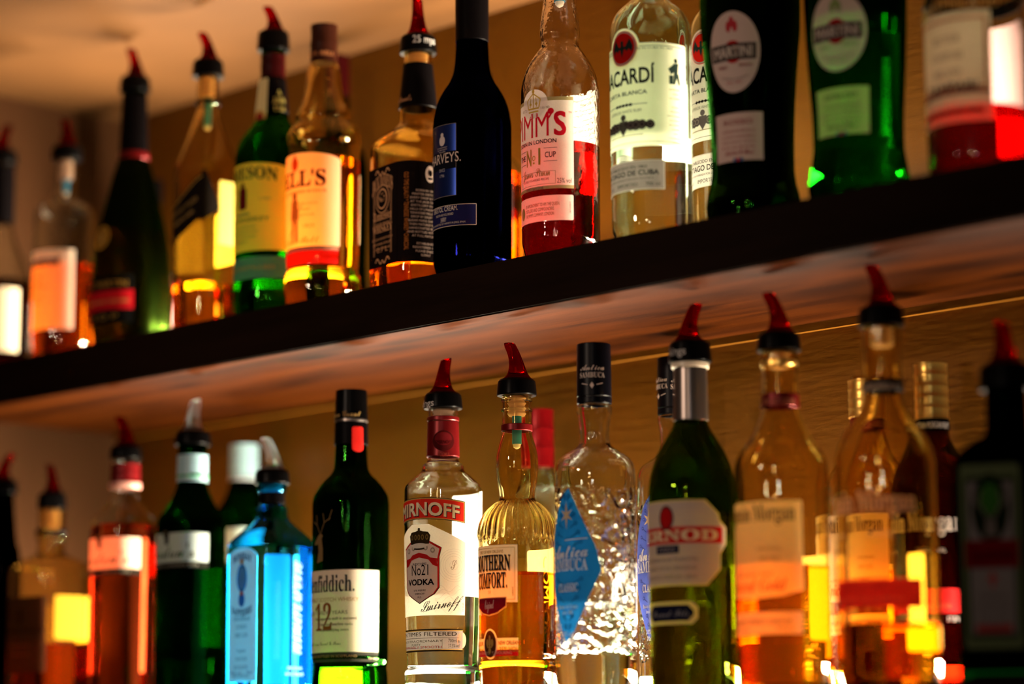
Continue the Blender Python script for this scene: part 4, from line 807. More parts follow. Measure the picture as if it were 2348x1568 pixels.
b = Bottle('whisky_bottle', 'dark green whisky bottle with black cap and large cream label, right of the blue bottle', 803, 1400, 0,
    [(905, 33), (1015, 36), (1060, 38), (1076, 40), (1088, 46, .1), (1102, 60, .3), (1122, 76, .6), (1142, 86, .8), (1160, 88, .8), (1508, 87, .8), (1530, 84, .8), (1545, 86, .8), (1590, 88, .8), (1612, 84, .8)], DGREEN, zb=Z2, liq=(1350, L_GOLD), n=5, cham=1.7)
b.band('screw_cap', 896, 965, 36, 38, BLACKP, closed=True); b.band('cap_ring', 963, 970, 38, 38, GREYF); b.band('neck_foil', 970, 1022, 38, 39, BLACKF)
L = b.lab(surf=b.cyl(970, 1022, 39, 40), name='neck_tag', k=.2); u, v1 = L.uv(808, 978); u2, v0 = L.uv(832, 1030); L.rect(u, u2, v0, v1, (0.62, 0.02, 0.015), 0, .002); L.ell((u + u2) / 2, v0 + .001, (u2 - u) / 2, .004, (0.62, 0.02, 0.015), 0); L.text('12 YEARS', (u + u2) / 2, (v0 + v1) / 2, .014, .003, (0.4, 0.01, 0.01), vert=True); L.build()
L = b.lab(surf=b.cyl(896, 965, 37, 39), name='cap_writing', k=0); put(L, 'William Grant', 826, 955, 14, (0.35, 0.22, 0.08), style='script'); L.build()
L = b.lab(k=.3); C = (0.84, 0.72, 0.56); u, v0, v1 = sheet(L, 868, 1308, 1496, C)
put(L, 'Glenfiddich.', 812, 1355, 38, (0.015, 0.02, 0.025), style='serif'); put(L, 'SINGLE MALT SCOTCH WHISKY', 822, 1378, 9, (0.45, 0.25, 0.1)); put(L, 'AGED TWELVE YEARS', 797, 1407, 8, (0.2, 0.15, 0.1), bold=.0)
ux, vx = L.uv(757, 1445); L.text('12', 0, vx, 2 * ux + .004, .026, (0.25, 0.09, 0.02), style='serif')
y = L.uv(800, 1420)[1]; ux = L.uv(818, 1420)[0]
for i, t in enumerate(['Our signature malt is matured', 'in American bourbon casks', 'with mellifying tones']): L.text(t, ux * .35, y - i * .0055, ux * 1.3 - i * .008, .0028, (0.2, 0.15, 0.1), style='serif')
put(L, 'William Grant & Sons', 782, 1478, 8, (0.25, 0.18, 0.12), style='script'); L.text('Stag & Malt 1887', u - .007, (v0 + v1) / 2, .05, .004, (0.6, 0.4, 0.26), style='script', vert=True)
L.text('GLEN', u - .012, v1 - .015, .014, .003, (0.45, 0.38, 0.25), vert=True); L.rect(-u, u, v0 - .0095, v0, (0.05, 0.05, 0.04), 0); L.text('DISTILLED AND BOTTLED IN SCOTLAND', 0, v0 - .005, u * 1.2, .0022, (0.45, 0.3, 0.12)); L.text('GB4485', u - .008, v0 - .007, .01, .002, (0.6, 0.5, 0.35)); L.build()
L = b.lab(k=0, name='stag_emblem'); G = (0.16, 0.10, 0.04); ux, vx = L.uv(735, 1240)
L.poly([(ux - .006, vx - .022), (ux + .004, vx - .020), (ux + .004, vx - .008), (ux + .002, vx + .002), (ux + .004, vx + .005), (ux + .001, vx + .007), (ux - .003, vx + .006), (ux - .010, vx - .001), (ux - .010, vx - .004), (ux - .004, vx - .003), (ux - .003, vx - .010)], G, 0)
for a in ((0, .006, .006, .018), (.006, .018, .014, .022), (.006, .018, .004, .027), (.012, .020, .016, .030), (0, .006, -.006, .016), (-.006, .016, -.007, .026), (-.006, .016, -.013, .020)): L.line(ux + a[0], vx + a[1], ux + a[2], vx + a[3], .0008, G, 0)
L.build(); b.backlabel(1300, 1480, .02, (0.12, 0.18, 0.05), lines=False)

b = Bottle('vodka_bottle', 'clear vodka bottle with red banner label and red neck wrap', 1016, 1400, 0,
    [(930, 32), (936, 35), (956, 35), (1050, 35), (1060, 38), (1066, 46), (1073, 48), (1080, 50), (1092, 63), (1106, 78), (1116, 87), (1126, 89), (1160, 89), (1400, 86), (1500, 83), (1530, 82), (1538, 87), (1546, 88), (1600, 88), (1622, 84)], CLEAR, zb=Z2, liq=(1372, L_CLEAR))
b.pourer((8, 824), 900, 938, 45, stop=(985, 26), writing=('kings', 995, 930, 964, 16)); b.band('neck_ring', 957, 967, 37, 37, REDF); b.band('neck_wrap', 968, 1049, 36, 38, REDF)
L = b.lab(surf=b.cyl(968, 1049, 37, 39), name='neck_crest', k=0); ux, vx = L.uv(1017, 1010); K = (0.05, 0.005, 0.005); L.ell(ux, vx, .011, .010, K, 0); L.ell(ux, vx + .002, .0085, .0065, (0.12, 0.008, 0.01), 1); L.text('SMIRNOFF', ux, vx - .003, .016, .0035, K, layer=2, bold=.02); L.text('VODKA', ux, vx - .0155, .012, .004, (0.2, 0.03, 0.02)); L.build()
L = b.lab(al=.17, k=.35, name='banner_label', seen='red banner label with cream lettering'); RB = (0.78, 0.035, 0.02); u, va = L.uv(1066, 1150); _, vb = L.uv(1066, 1200)
def arc_band(L, u, va, vb, col, layer, bow):
    n = 20; P = [(-u + 2 * u * i / n, vb + bow * (1 - (2 * i / n - 1) ** 2)) for i in range(n + 1)] + [(u - 2 * u * i / n, va + bow * (1 - (2 * i / n - 1) ** 2)) for i in range(n + 1)]
    L.poly(P, col, layer)
arc_band(L, u, va, vb, (0.03, 0.025, 0.02), 0, .004); arc_band(L, u * .985, va - .0006, vb + .0006, (0.6, 0.42, 0.1), 1, .004); arc_band(L, u * .965, va - .0014, vb + .0014, RB, 2, .004)
h = (va - vb) * .58; ux, vx = L.uv(1053, 1188); L.text('SMIRNOFF', .0007, vb + (va - vb) * .19 - .0007, 2 * ux, h, (0.04, 0.02, 0.02), bold=.035, layer=3, bend=.004); L.text('SMIRNOFF', 0, vb + (va - vb) * .19, 2 * ux, h, (0.95, 0.86, 0.62), bold=.03, layer=4, bend=.004); L.build()
L = b.lab(al=.17, k=.45); C = (0.88, 0.76, 0.60); u, va = L.uv(1066, 1244); _, vb = L.uv(1067, 1411); vtop = L.uv(990, 1208)[1]
L.poly([(-u, vb), (u, vb), (u, va), (.010, vtop + .003), (-.010, vtop + .003), (-u, va)], C, 0); SW = (0.62, 0.5, 0.4)
random.seed(4)
for sx in (-1, 1):
    for i in range(6):
        cx_, cv = sx * (u - .012), va - .022; r = .004 + i * .0022
        for j in range(20):
            a0, a1 = j / 20 * 2 * PI, (j + 1) / 20 * 2 * PI
            if abs(cx_ + r * math.cos(a0)) < u - .0005 and abs(cx_ + r * math.cos(a1)) < u - .0005 and i not in (1,): L.line(cx_ + r * math.cos(a0), cv + r * math.sin(a0) * 1.05, cx_ + r * math.cos(a1), cv + r * math.sin(a1) * 1.05, .0002, SW)
    for i in range(7):
        for j in range(14):
            x0 = sx * (.016 + j * .0018); x1 = sx * (.016 + (j + 1) * .0018); f_ = lambda x: vb + .004 + i * .0035 + .003 * math.sin(x * 380 + i)
            if abs(x1) < u - .0005: L.line(x0, f_(x0), x1, f_(x1), .0002, SW)
L.text('S', u - .012, va - .026, .006, .010, (0.42, 0.30, 0.2), style='script')
sh = [(-.0225, va - .005), (-.010, va + .002), (.010, va + .002), (.0225, va - .005), (.0205, va - .014), (.0205, vb + .026), (.016, vb + .020), (0, vb + .011), (-.016, vb + .020), (-.0205, vb + .026), (-.0205, va - .014)]
L.poly(sh, (0.04, 0.03, 0.025), 2); L.poly([(p[0] * .975, (p[1] - va) * .985 + va) for p in sh], (0.62, 0.02, 0.015), 3); L.poly([(p[0] * .90, (p[1] - va + .03) * .96 + va - .03 - .0002) for p in sh], (0.90, 0.82, 0.70), 4)
yk = L.uv(985, 1232)[1]; K = (0.035, 0.022, 0.01)
L.poly([(-.0105, yk - .006), (.0105, yk - .006), (.012, yk + .002), (.0095, yk + .0055), (.004, yk + .0062), (0, yk + .0075), (-.004, yk + .0062), (-.0095, yk + .0055), (-.012, yk + .002)], K, 5); L.ell(0, yk + .0082, .0014, .0014, K, 5)
for q in (-.0085, -.004, 0, .004, .0085): L.ell(q, yk + .0005, .0015, .0026, (0.22, 0.14, 0.04), 6); L.ell(q, yk + .0005, .0007, .0016, K, 7)
L.ell(0, yk - .0075, .009, .0025, (0.85, 0.8, 0.7), 6); L.ell(0, yk - .0095, .0085, .002, K, 5)
ya = L.uv(1000, 1285)[1]
P = [(-.019, ya - .006), (-.014, ya - .004), (-.010, ya + .001), (0, ya + .0035), (.010, ya + .001), (.014, ya - .004), (.019, ya - .006), (.018, ya - .0015), (.019, ya + .002), (.012, ya + .003), (.008, ya + .006), (0, ya + .008), (-.008, ya + .006), (-.012, ya + .003), (-.019, ya + .002), (-.018, ya - .0015)]
L.poly(P, (0.55, 0.02, 0.02), 6)
for q, dv in ((-.014, .010), (-.007, .0125), (.007, .0125), (.014, .010)): L.ell(q, ya + dv, .0022, .0026, (0.45, 0.38, 0.3), 5); L.ell(q, ya + dv, .0012, .0014, (0.85, 0.78, 0.65), 6)
put(L, 'RECIPE', 979, 1295, 5, INK, layer=5); put(L, 'No21', 983, 1318, 24, INK, layer=5, bold=.0); ux, vx = L.uv(996, 1340); put(L, 'VODKA', 996, 1340, 13, INK, layer=5, bold=.03)
L.small(['STE PIERRE', 'SMIRNOFF', 'FLS'], 0, vx - .006, .014, .0016, .0032, INK, layer=5)
ux, vx = L.uv(1057, 1372); u0_, v0_ = L.uv(966, 1400); L.text('Smirnoff', (ux + u0_) / 2, L.uv(1010, 1395)[1], ux - u0_, .010, (0.02, 0.015, 0.015), style='script', layer=6, shear=.3, slope=.16); L.line(u0_ + .003, L.uv(985, 1398)[1] - .002, ux, vx - .003, .0004, INK, 6); L.text('SMF21', u - .003, vb + .008, .008, .0014, INK, vert=True); L.build()
L = b.lab(al=.17, k=.3, name='lower_label', seen='pewter grey lower label'); u, va = L.uv(1060, 1442); _, vb = L.uv(1060, 1494); L.rect(-u, u, vb, va, (0.34, 0.28, 0.25), 0, 0); L.ell(u - .001, (va + vb) / 2, .005, (va - vb) * .36, (0.6, 0.36, 0.22), 0)
L.rect(-u, u, va - .0012, va, K, 1); L.rect(-u, u, vb, vb + .0015, K, 1); L.rect(-u, u, va - .002, va - .0012, (0.6, 0.4, 0.1), 1); L.rect(-u, u, vb + .0015, vb + .0022, (0.6, 0.4, 0.1), 1)
L.text('TEN TIMES FILTERED', 0, va - .0065, u * 1.7, .0035, K, bold=.01); L.line(-u * .9, va - .0085, u * .9, va - .0085, .0004, K); L.text('FOR EXTRAORDINARY', -.006, va - .0125, u * 1.35, .0022, K); L.text('PURITY', -.006, va - .0158, .012, .0022, K); L.text('REMARKABLY SMOOTH', -.006, vb + .0032, u * 1.3, .0022, (0.4, 0.05, 0.05), bold=.01); L.text('700ml e', u - .009, va - .0128, .011, .0034, K); L.text('37.5% vol', u - .009, va - .0175, .011, .0032, K); L.line(u * .52, va - .0095, u * .52, vb + .0028, .0003, K); L.build()
b.backlabel(1128, 1385, .029, (1.0, 0.98, 0.95), al=PI - .22, lines=False)

b = Bottle('liqueur_bottle', 'orange liqueur bottle with ribbed shoulder, bulb neck and white label', 1187, 1400, 0,
    [(898, 30), (904, 34), (970, 34), (988, 34), (1000, 36), (1020, 42), (1050, 48), (1075, 49), (1100, 47), (1122, 42), (1138, 40), (1146, 42), (1155, 52), (1168, 66), (1184, 78), (1204, 86), (1225, 89), (1250, 89), (1502, 88), (1512, 86), (1518, 86), (1528, 89), (1600, 89), (1622, 85)], glass('straw_glow_glass', (0.99, 0.93, 0.72)), zb=Z2, liq=(1316, L_AMBER), flute=(1150, 1240, 30, .035), seg=240)  # golden reflection of the liquor is put into the glass colour
b.pourer((-18, 787), 868, 908, 46, stop=(955, 22), tube=1030); b.band('neck_ring', 974, 990, 36, 36, REDF); b.band('neck_thread', 915, 922, 36, 36, CLEAR); b.band('neck_thread', 938, 945, 36, 36, CLEAR)
L = b.lab(k=.4); C = (0.78, 0.70, 0.62); NV = (0.03, 0.03, 0.04); u, va = L.uv(1186, 1248); _, vb = L.uv(1186, 1380); L.rect(-u, u, vb, va, C, 0); L.frame(-u + .0025, u - .0025, vb + .0025, va - .0025, .0005, (0.45, 0.3, 0.1), 1)
put(L, 'SPIRIT OF NEW ORLEANS', 1154, 1267, 7, (0.35, 0.22, 0.1), bold=.01)
ux, vx = L.uv(1170, 1306); L.text('SOUTHERN', .0004, vx - .0006, 2 * ux, .0142, (0.6, 0.35, 0.1), style='serif', bold=.02, layer=2); L.text('SOUTHERN', 0, vx, 2 * ux, .014, NV, style='serif', bold=.015, layer=3, bend=.0005)
ux, vx = L.uv(1163, 1346); L.text('COMFORT.', .0004, vx - .0006, 2 * ux, .0142, (0.6, 0.35, 0.1), style='serif', bold=.02, layer=2); L.text('COMFORT.', 0, vx, 2 * ux, .014, NV, style='serif', bold=.015, layer=3); put(L, 'ESTD. IN 1874', 1126, 1361, 7, (0.35, 0.22, 0.1), bold=.01); L.text('S3008M', u - .005, vb + .010, .008, .0014, INK, vert=True)
L.build()
L = b.lab(k=.35, name='ribbon_label', seen='dark red ribbon label with white script', lift=.0009); ux, va = L.uv(1162, 1368); _, vb = L.uv(1162, 1391); DR = (0.22, 0.008, 0.02)
L.poly([(-ux, vb), (-ux * .5, vb - .006), (0, vb - .008), (ux * .5, vb - .006), (ux, vb), (ux, va), (-ux, va)], (0.5, 0.3, 0.15), 0); L.poly([(-ux + .0008, vb + .0008), (-ux * .5, vb - .0048), (0, vb - .0068), (ux * .5, vb - .0048), (ux - .0008, vb + .0008), (ux - .0008, va - .0008), (-ux + .0008, va - .0008)], DR, 1); uw, vw = L.uv(1134, 1390); L.text('Original', 0, vw - .002, uw * 2, .009, (0.8, 0.7, 0.62), style='script', slope=.05); L.build()
L = b.lab(k=.4, name='lower_label'); ux, va = L.uv(1188, 1462); _, vb = L.uv(1188, 1503); L.rect(-ux, ux, vb, va, C, 0); L.rect(-ux, ux, vb, vb + .0055, (0.5, 0.01, 0.02), 1); L.ell(0, (va + vb) / 2 + .003, .009, .014, C, 2); L.ell(0, (va + vb) / 2 + .003, .0075, .0125, (0.10, 0.03, 0.01), 3)
yy = (va + vb) / 2 + .003; GG = (0.6, 0.35, 0.08); L.ell(0, yy + .002, .0014, .006, GG, 4); L.ell(.003, yy + .001, .0015, .0035, GG, 4); L.ell(-.003, yy + .001, .0015, .0035, GG, 4); L.rect(-.003, .003, yy - .0035, yy - .0022, GG, 5); L.ell(0, yy - .006, .0016, .003, GG, 4)
ul = (ux + .011) / 2 + .0005
for sx in (-1, 1): L.text('NEW ORLEANS' if sx > 0 else 'LIQUEUR', sx * ul, va - .0062, .021, .0036, (0.4, 0.01, 0.01), bold=.02); L.text('35% VOL.' if sx > 0 else '70cl e', sx * ul, va - .0128, .019, .0048, (0.4, 0.25, 0.06), bold=.01)
L.text('WITH WHISKEY FLAVOURING', 0, vb + .0015, ux * 1.6, .0027, (0.75, 0.55, 0.4), bold=.01, layer=3); L.build()
L = b.lab(name='embossed_lettering', k=0, lift=-.0002); ux, vx = L.uv(1246, 1380); CG = CLEAR; L.text('COMFORT', ux, vx, .085, .0075, CG, vert=True, bold=.0); L.build()
b.backlabel(1255, 1440, .026, (1.0, 0.8, 0.45), al=PI - .2, lines=False)

def sambuca(label, cx, yb, k, back=False):
    s_ = lambda y: (y - 1568) * k + yb; X = lambda x: cx + (x - 1367) * k
    b = Bottle('sambuca_bottle', label, cx, s_(1400), 0, [(s_(y), h * k) for y, h in [(800, 34), (926, 35), (934, 41), (944, 41), (960, 38), (1000, 35), (1018, 36), (1026, 43), (1040, 64), (1054, 82), (1068, 90), (1085, 93), (1110, 94), (1480, 93), (1530, 93), (1600, 93), (1622, 89)]], EMB, zb=Z2, liq=(s_(1386), L_CLEAR), back=back)
    b.band('screw_cap', s_(790), s_(912), 39 * k, 40 * k, paint('black_cap', (0.002, 0.002, 0.004), 0.35, 0.0, spec=0.08), closed=True); b.band('cap_ring', s_(913), s_(928), 40 * k, 40 * k, paint('black_cap', (0.002, 0.002, 0.004), 0.35, 0.0, spec=0.08))
    for q, al in (('a', .78 - .75), ('b', .78 + .75 if back else 2.2)):
        pass
    L = b.lab(surf=b.cyl(s_(790), s_(928), 40 * k, 41 * k), name='cap_writing', k=0); CW = (0.6, 0.5, 0.45)
    for xx in ((1357,) if not back else (1357 - 34, 1357 + 24)):
        ux, vx = L.uv(X(xx), s_(848)); L.text('Antica', ux, vx, .023, .0055, CW, style='script'); L.text('SAMBUCA', ux, vx - .0068, .024, .0048, CW, style='serif'); L.poly([(ux - .002, vx - .014), (ux, vx - .011), (ux + .002, vx - .014), (ux, vx - .017)], CW, 1); L.line(ux - .010, vx - .012, ux - .004, vx - .0135, .0007, CW); L.line(ux + .010, vx - .012, ux + .004, vx - .0135, .0007, CW)
    L.build()
    L = b.lab(k=.25, seen='blue diamond label'); BL = (0.01, 0.17, 0.50) if not back else (0.06, 0.09, 0.42); ux, vm = L.uv(X(1385), s_(1293)); _, vt = L.uv(X(1300), s_(1105)); _, vb = L.uv(X(1299), s_(1488))
    def dia(f_, col, layer):
        P = []
        for a, b_, c_ in (((0, vt), (ux, vm), 1), ((ux, vm), (0, vb), 1), ((0, vb), (-ux, vm), 1), ((-ux, vm), (0, vt), 1)):
            for i in range(6):
                t = i / 6 * .86 + .07; P.append(((a[0] + (b_[0] - a[0]) * t) * f_, vm + ((a[1] + (b_[1] - a[1]) * t) - vm) * f_))
        L.poly(P, col, layer)
    dia(1.0, BL, 0); DK = tuple(c * .45 for c in BL)
    for sx in (-1, 1):
        for j in range(-7, 8):
            if abs(j) < 2: continue
            yy = vm + j * (vt - vm) / 9; w_ = ux * (1 - abs(j) / 8.2) * .55; L.line(sx * w_ * .4, yy, sx * w_, yy + .004, .0009, DK, 1); L.ell(sx * w_, yy + .004, .0018, .0018, DK, 1); L.ell(sx * w_, yy + .004, .0010, .0010, BL, 2)
    ST = (0.62, 0.45, 0.28) ; ys = vm + (vt - vm) * .60
    L.poly([(.0105 * (1 if i % 2 == 0 else .32) * math.sin(i * PI / 6) * (.75 if i % 6 else 1.0), ys + .0115 * (1 if i % 2 == 0 else .32) * math.cos(i * PI / 6) * (1.15 if i % 6 == 0 else .85)) for i in range(12)], ST, 3)
    CW = (0.85, 0.85, 0.88); ua, va_ = L.uv(X(1348), s_(1277)); L.text('Antica', 0, va_, 2 * ua, .0125, CW, style='script', slope=.04, layer=4, bold=.008); L.line(-.002, va_ + .016, ua, va_ + .017, .0008, CW, 4); ua, va_ = L.uv(X(1348), s_(1306)); L.text('SAMBUCA', 0, va_, 2 * ua, .0105, CW, style='serif', layer=4, bold=.01)
    ua, va_ = L.uv(X(1326), s_(1355)); L.text('CLASSIC', 0, va_, 2 * ua, .0072, CW, style='serif', layer=4, bold=.01); ua, va_ = L.uv(X(1326), s_(1394)); L.text('Bassano del Grappa', 0, va_, 2 * ua, .0036, CW, layer=4); L.text('since 1868', 0, va_ - .005, ua * 1.1, .0036, CW, layer=4)
    ua, va_ = L.uv(X(1310), s_(1458)); L.text('38% vol', 0, va_, .012, .0042, CW, layer=4); L.text('70cl e', 0, va_ - .0065, .010, .0042, CW, layer=4); L.build()
    b.backlabel(s_(1290), s_(1440), .016, (0.95, 0.93, 0.9), al=PI - .3, lines=False); return b
sambuca('clear embossed bottle with blue diamond label, standing in the front row', 1367, 1568, 1.0)
sambuca('embossed bottle with blue label half hidden behind the dark olive bottle', 1552, 1557, .945, True)

b = Bottle('pastis_bottle', 'dark olive green bottle with silver neck and octagonal white and red label', 1591, 1400, 0,
    [(826, 36), (836, 38), (900, 37), (966, 38), (985, 45), (1005, 57), (1030, 72), (1060, 86), (1095, 96), (1130, 100), (1170, 101), (1570, 101), (1585, 98), (1610, 94)], OLIVE, zb=Z2, liq=(1180, L_GOLD))
b.pourer((18, 698), 782, 832, 50, writing=('kings', 1572, 812, 1537, 18)); b.band('neck_ring', 833, 846, 43, 43, paint('cream_ring', (0.7, 0.6, 0.45), .4)); b.band('neck_foil', 846, 966, 38, 40, GREYF, seen='silver neck foil')
L = b.lab(al=.10, k=.35); C = (0.58, 0.48, 0.44); YE = (0.85, 0.62, 0.25)
pts = [(1617, 1145), (1648, 1178), (1650, 1192), (1664, 1210), (1664, 1248), (1652, 1268), (1652, 1305), (1622, 1342)]
q = [L.uv(x, y) for x, y in pts]; vt, vb = q[0][1], q[-1][1]; n8 = [(a, vb + (b_ - vb)) for a, b_ in q]
L.poly([(-a, b_) for a, b_ in n8][::-1] + n8 if False else [(-a, b_) for a, b_ in reversed(n8)] + n8, (0.8, 0.6, 0.25), 0)
L.poly([(-a + .0015, b_) for a, b_ in reversed([(a, (b_ - (vt + vb) / 2) * .96 + (vt + vb) / 2) for a, b_ in n8])] + [(a - .0015, (b_ - (vt + vb) / 2) * .96 + (vt + vb) / 2) for a, b_ in n8], C, 1)
u1, va = L.uv(1655, 1208); _, vb_ = L.uv(1655, 1246); L.rect(-u1, u1, vb_, va, (0.62, 0.02, 0.015), 2, .001); hh = va - vb_; ux, vx = L.uv(1645, 1240); L.text('PERNOD', 0, vb_ + hh * .2, ux * 2, hh * .6, (0.88, 0.74, 0.5), style='serif', bold=.03, layer=3)
ux, vx = L.uv(1527, 1188); L.ell(0, vx, .0075, .011, (0.05, 0.03, 0.04), 2); L.ell(0, vx, .0058, .009, (0.5, 0.01, 0.01), 3); ux, vx = L.uv(1557, 1260); L.rect(-ux, ux, vx - .003, vx + .004, (0.01, 0.015, 0.05), 2); L.text('PARIS', 0, vx - .0012, ux * 1.4, .0034, (0.4, 0.35, 0.35), layer=3)
L.small(['LIQUEUR AUX PLANTES', 'ANISETTE D ORIGINE', 'FRANCE DEPUIS 1805'], 0, L.uv(1600, 1285)[1], .058, .003, .0075, (0.25, 0.2, 0.19), layer=3); L.build()
L = b.lab(al=.10, k=.3, name='lower_label'); u1, va = L.uv(1600, 1378); _, vb_ = L.uv(1600, 1430); P = lambda w_, e: [(-w_, vb_ + .005 + e), (-w_ + .005, vb_ + e), (w_ - .005, vb_ + e), (w_, vb_ + .005 + e), (w_, va - .005 - e), (w_ - .005, va - e), (-w_ + .005, va - e), (-w_, va - .005 - e)]
L.poly(P(u1, 0), (0.72, 0.55, 0.3), 0); L.poly(P(u1 - .0035, .0028), (0.008, 0.01, 0.035), 1); put(L, 'Pernod Fils', 1580, 1412, 15, (0.3, 0.3, 0.35), style='script'); L.build(); b.backlabel(1180, 1500, .022, (0.65, 0.5, 0.15), al=PI - .35, lines=False)

def spiced(label, cx, yb, k, back=False, style=0):
    s_ = lambda y: (y - 1560) * k + yb; X = lambda x: cx + (x - 1798) * k
    b = Bottle('rum_bottle', label, cx, s_(1380), 0, [(s_(y), h * k) for y, h in [(800, 38), (806, 42), (905, 42), (935, 43), (950, 46), (975, 55), (1005, 70), (1035, 92), (1060, 104), (1085, 108), (1540, 108), (1562, 102)]], HONEYGLOW, zb=Z2, liq=(s_(1300), L_AMBER), back=back)
    if not back:
        b.pourer((-24, 672), 763, 806, 51, stop=(845, 26)); b.band('neck_ring', 829, 842, 43, 43, GOLDF)
    else: b.band('screw_cap', s_(810), s_(905), 43, 43, GOLDF, closed=True, ribs=4)
    b.band('neck_band', s_(905), s_(937), 44 * k, 45 * k, REDF)
    L = b.lab(surf=b.cyl(s_(845), s_(937), 45 * k, 46 * k), name='neck_writing', k=0); ux, vx = L.uv(X(1786), s_(926)); L.text('SPICED GOLD', ux, vx, .03, .005, (0.45, 0.15, 0.08), bold=.0); L.build()
    L = b.lab(k=.5); C = (0.95, 0.68, 0.34) if not back else (0.85, 0.74, 0.62); u, va = L.uv(X(1838), s_(1147)); _, vb = L.uv(X(1838), s_(1352)); L.rect(-u, u, vb, va, C, 0, .0012); L.poly([(-u, vb), (-u * .6, vb - .005), (0, vb - .007), (u * .6, vb - .005), (u, vb)], C, 0)  # orange light from behind is put into the front bottle's cream paper
    K = (0.05, 0.02, 0.015); ux, vx = L.uv(X(1822), s_(1192)); L.text('Captain Morgan', 0, vx, 2 * ux, .014, K, style='serif', bold=.0); L.text('ORIGINAL', .016, vx - .025, .022, .003, (0.45, 0.25, 0.08)); L.text('SPICED', .016, vx - .034, .018, .004, (0.5, 0.28, 0.06)); L.text('RUM BASED SPIRIT', 0, L.uv(X(1760), s_(1320))[1], .04, .003, (0.4, 0.15, 0.05))
    ux, vx = L.uv(X(1802), s_(1350)); L.text('Spiced Gold', 0, vx - .001, 2 * ux, .010, (0.6, 0.05, 0.02), style='ital', shear=.1); L.build()
    L = b.lab(k=.45, name='lower_label'); u, va = L.uv(X(1840), s_(1402)); _, vb = L.uv(X(1840), s_(1453)); L.rect(-u, u, vb, va, (0.85, 0.62, 0.42), 0, .001); L.text('PREMIUM SPIRIT DRINK', 0, vb + (va - vb) * .45, u * 1.6, .004, (0.3, 0.1, 0.15), bold=.01); L.text('35% vol          70cl', 0, vb + .003, u * 1.6, .003, (0.2, 0.1, 0.1)); L.build()
    b.backlabel(s_(1270), s_(1465), .030, (1.0, 0.8, 0.35), al=PI - .25, lines=False); return b
spiced('golden rum bottle with cream label and red spout, right of the dark olive green bottle', 1798, 1560, 1.0)
spiced('golden rum bottle with gold screw cap, wedged behind two other golden rum bottles', 2000, 1548, .90, True)

def spiced2(label, cx, yb, k, gl, lq, lvl, back=False, red=(0.75, 0.03, 0.03), ink=(0.95, 0.7, 0.5)):
    s_ = lambda y: (y - 1560) * k + yb; X = lambda x: cx + (x - 2038) * k
    b = Bottle('rum_bottle', label, cx, s_(1380), 0, [(s_(y), h * k) for y, h in [(742, 40), (750, 45), (800, 45), (900, 45), (915, 46), (935, 53), (962, 68), (990, 88), (1015, 102), (1040, 111), (1065, 115), (1535, 116), (1560, 110)]], gl, zb=Z2, liq=(lvl, lq), back=back)
    if not back: b.pourer((-22, 608), 703, 750, 54, stop=(795, 28)); 
    else: b.band('screw_cap', s_(722), s_(872), 46 * k, 47 * k, GOLDF, closed=True, ribs=5)
    b.band('neck_band', s_(872), s_(900), 47 * k, 48 * k, BLACKF)
    L = b.lab(surf=b.cyl(s_(860), s_(900), 48 * k, 49 * k), name='neck_writing', k=0); ux, vx = L.uv(X(2020), s_(893)); L.text('CAPTAIN MORGAN RUM', ux, vx, .034, .0055, ink, bold=.0); L.build()
    L = b.lab(k=.4); u0, vx = L.uv(X(2098), s_(1170)); L.text('Captain Morgan', .0, vx, 2 * u0, .0165, ink, style='serif', bold=.015); L.text('ORIGINAL', .022, L.uv(X(2050), s_(1228))[1], .022, .004, ink); L.text('RUM', -.022, L.uv(X(2050), s_(1228))[1], .014, .004, ink)
    u, va = L.uv(X(2105), s_(1326)); _, vb = L.uv(X(2110), s_(1393)); L.rect(-u - .004, u + .004, vb, va, red, 0); L.text('ORIGINAL RUM', 0, vb + (va - vb) * .55, u * 1.5, .0055, tuple(min(1, c * 1.15) for c in red), bold=.02, layer=1); L.text('IMPORTED FROM THE CARIBBEAN', 0, vb + (va - vb) * .2, u * 1.5, .004, (0.8, 0.2, 0.1), layer=1)
    uy, vy = L.uv(X(2090), s_(1415)); L.text('37.5% vol', uy, vy, .018, .0045, ink); L.text('70cl', -uy, vy, .010, .0045, ink); L.build(); return b
b = spiced2('golden rum bottle with pale lettering and red band, in the front row', 2038, 1560, 1.0, HONEYGLOW, L_AMBER, 1432)
b.backlabel(1262, 1440, .009, (1.0, 0.72, 0.15), al=PI + .0, lines=False); b.backlabel(1436, 1490, .03, (1.0, 0.7, 0.2), al=PI - .2, lines=False)  # bright bars seen through the glass, put in as yellow sheets
spiced2('dark rum bottle with gold screw cap and red band, in the back row', 2150, 1548, .85, CLEAR, L_DARK, 975, True, ink=(0.7, 0.62, 0.58))

b = Bottle('liqueur_bottle', 'flat dark bottle with framed deer-emblem label at the right edge, nearly black', 2322, 1350, 0,
    [(872, 40), (895, 45), (985, 48), (1000, 56, .2), (1012, 78, .5), (1030, 104, .8), (1052, 124, 1), (1080, 133, 1), (1590, 134, 1), (1612, 130, 1)], glass('bottle_black_green', (0.001, 0.006, 0.002)), zb=Z2, liq=(1100, L_BLACK), n=14, cham=1.9, asp=.62, rot=.5, seg=96)
b.pourer((-6, 738), 835, 895, 62)
L = b.lab(k=.05, al=0); u, va = L.uv(2320, 1062); uL, _ = L.uv(2200, 1062); _, vb = L.uv(2200, 1490); um = (L.uv(2272, 1200)[0]); hw_ = abs(um - uL)
F = (0.10, 0.13, 0.06); L.rect(um - hw_, um + hw_, vb, va, F, 0, .003); L.rect(um - hw_ * .84, um + hw_ * .84, vb + .008, va - .010, (0.02, 0.03, 0.015), 1, .002); PW = (0.20, 0.18, 0.18)
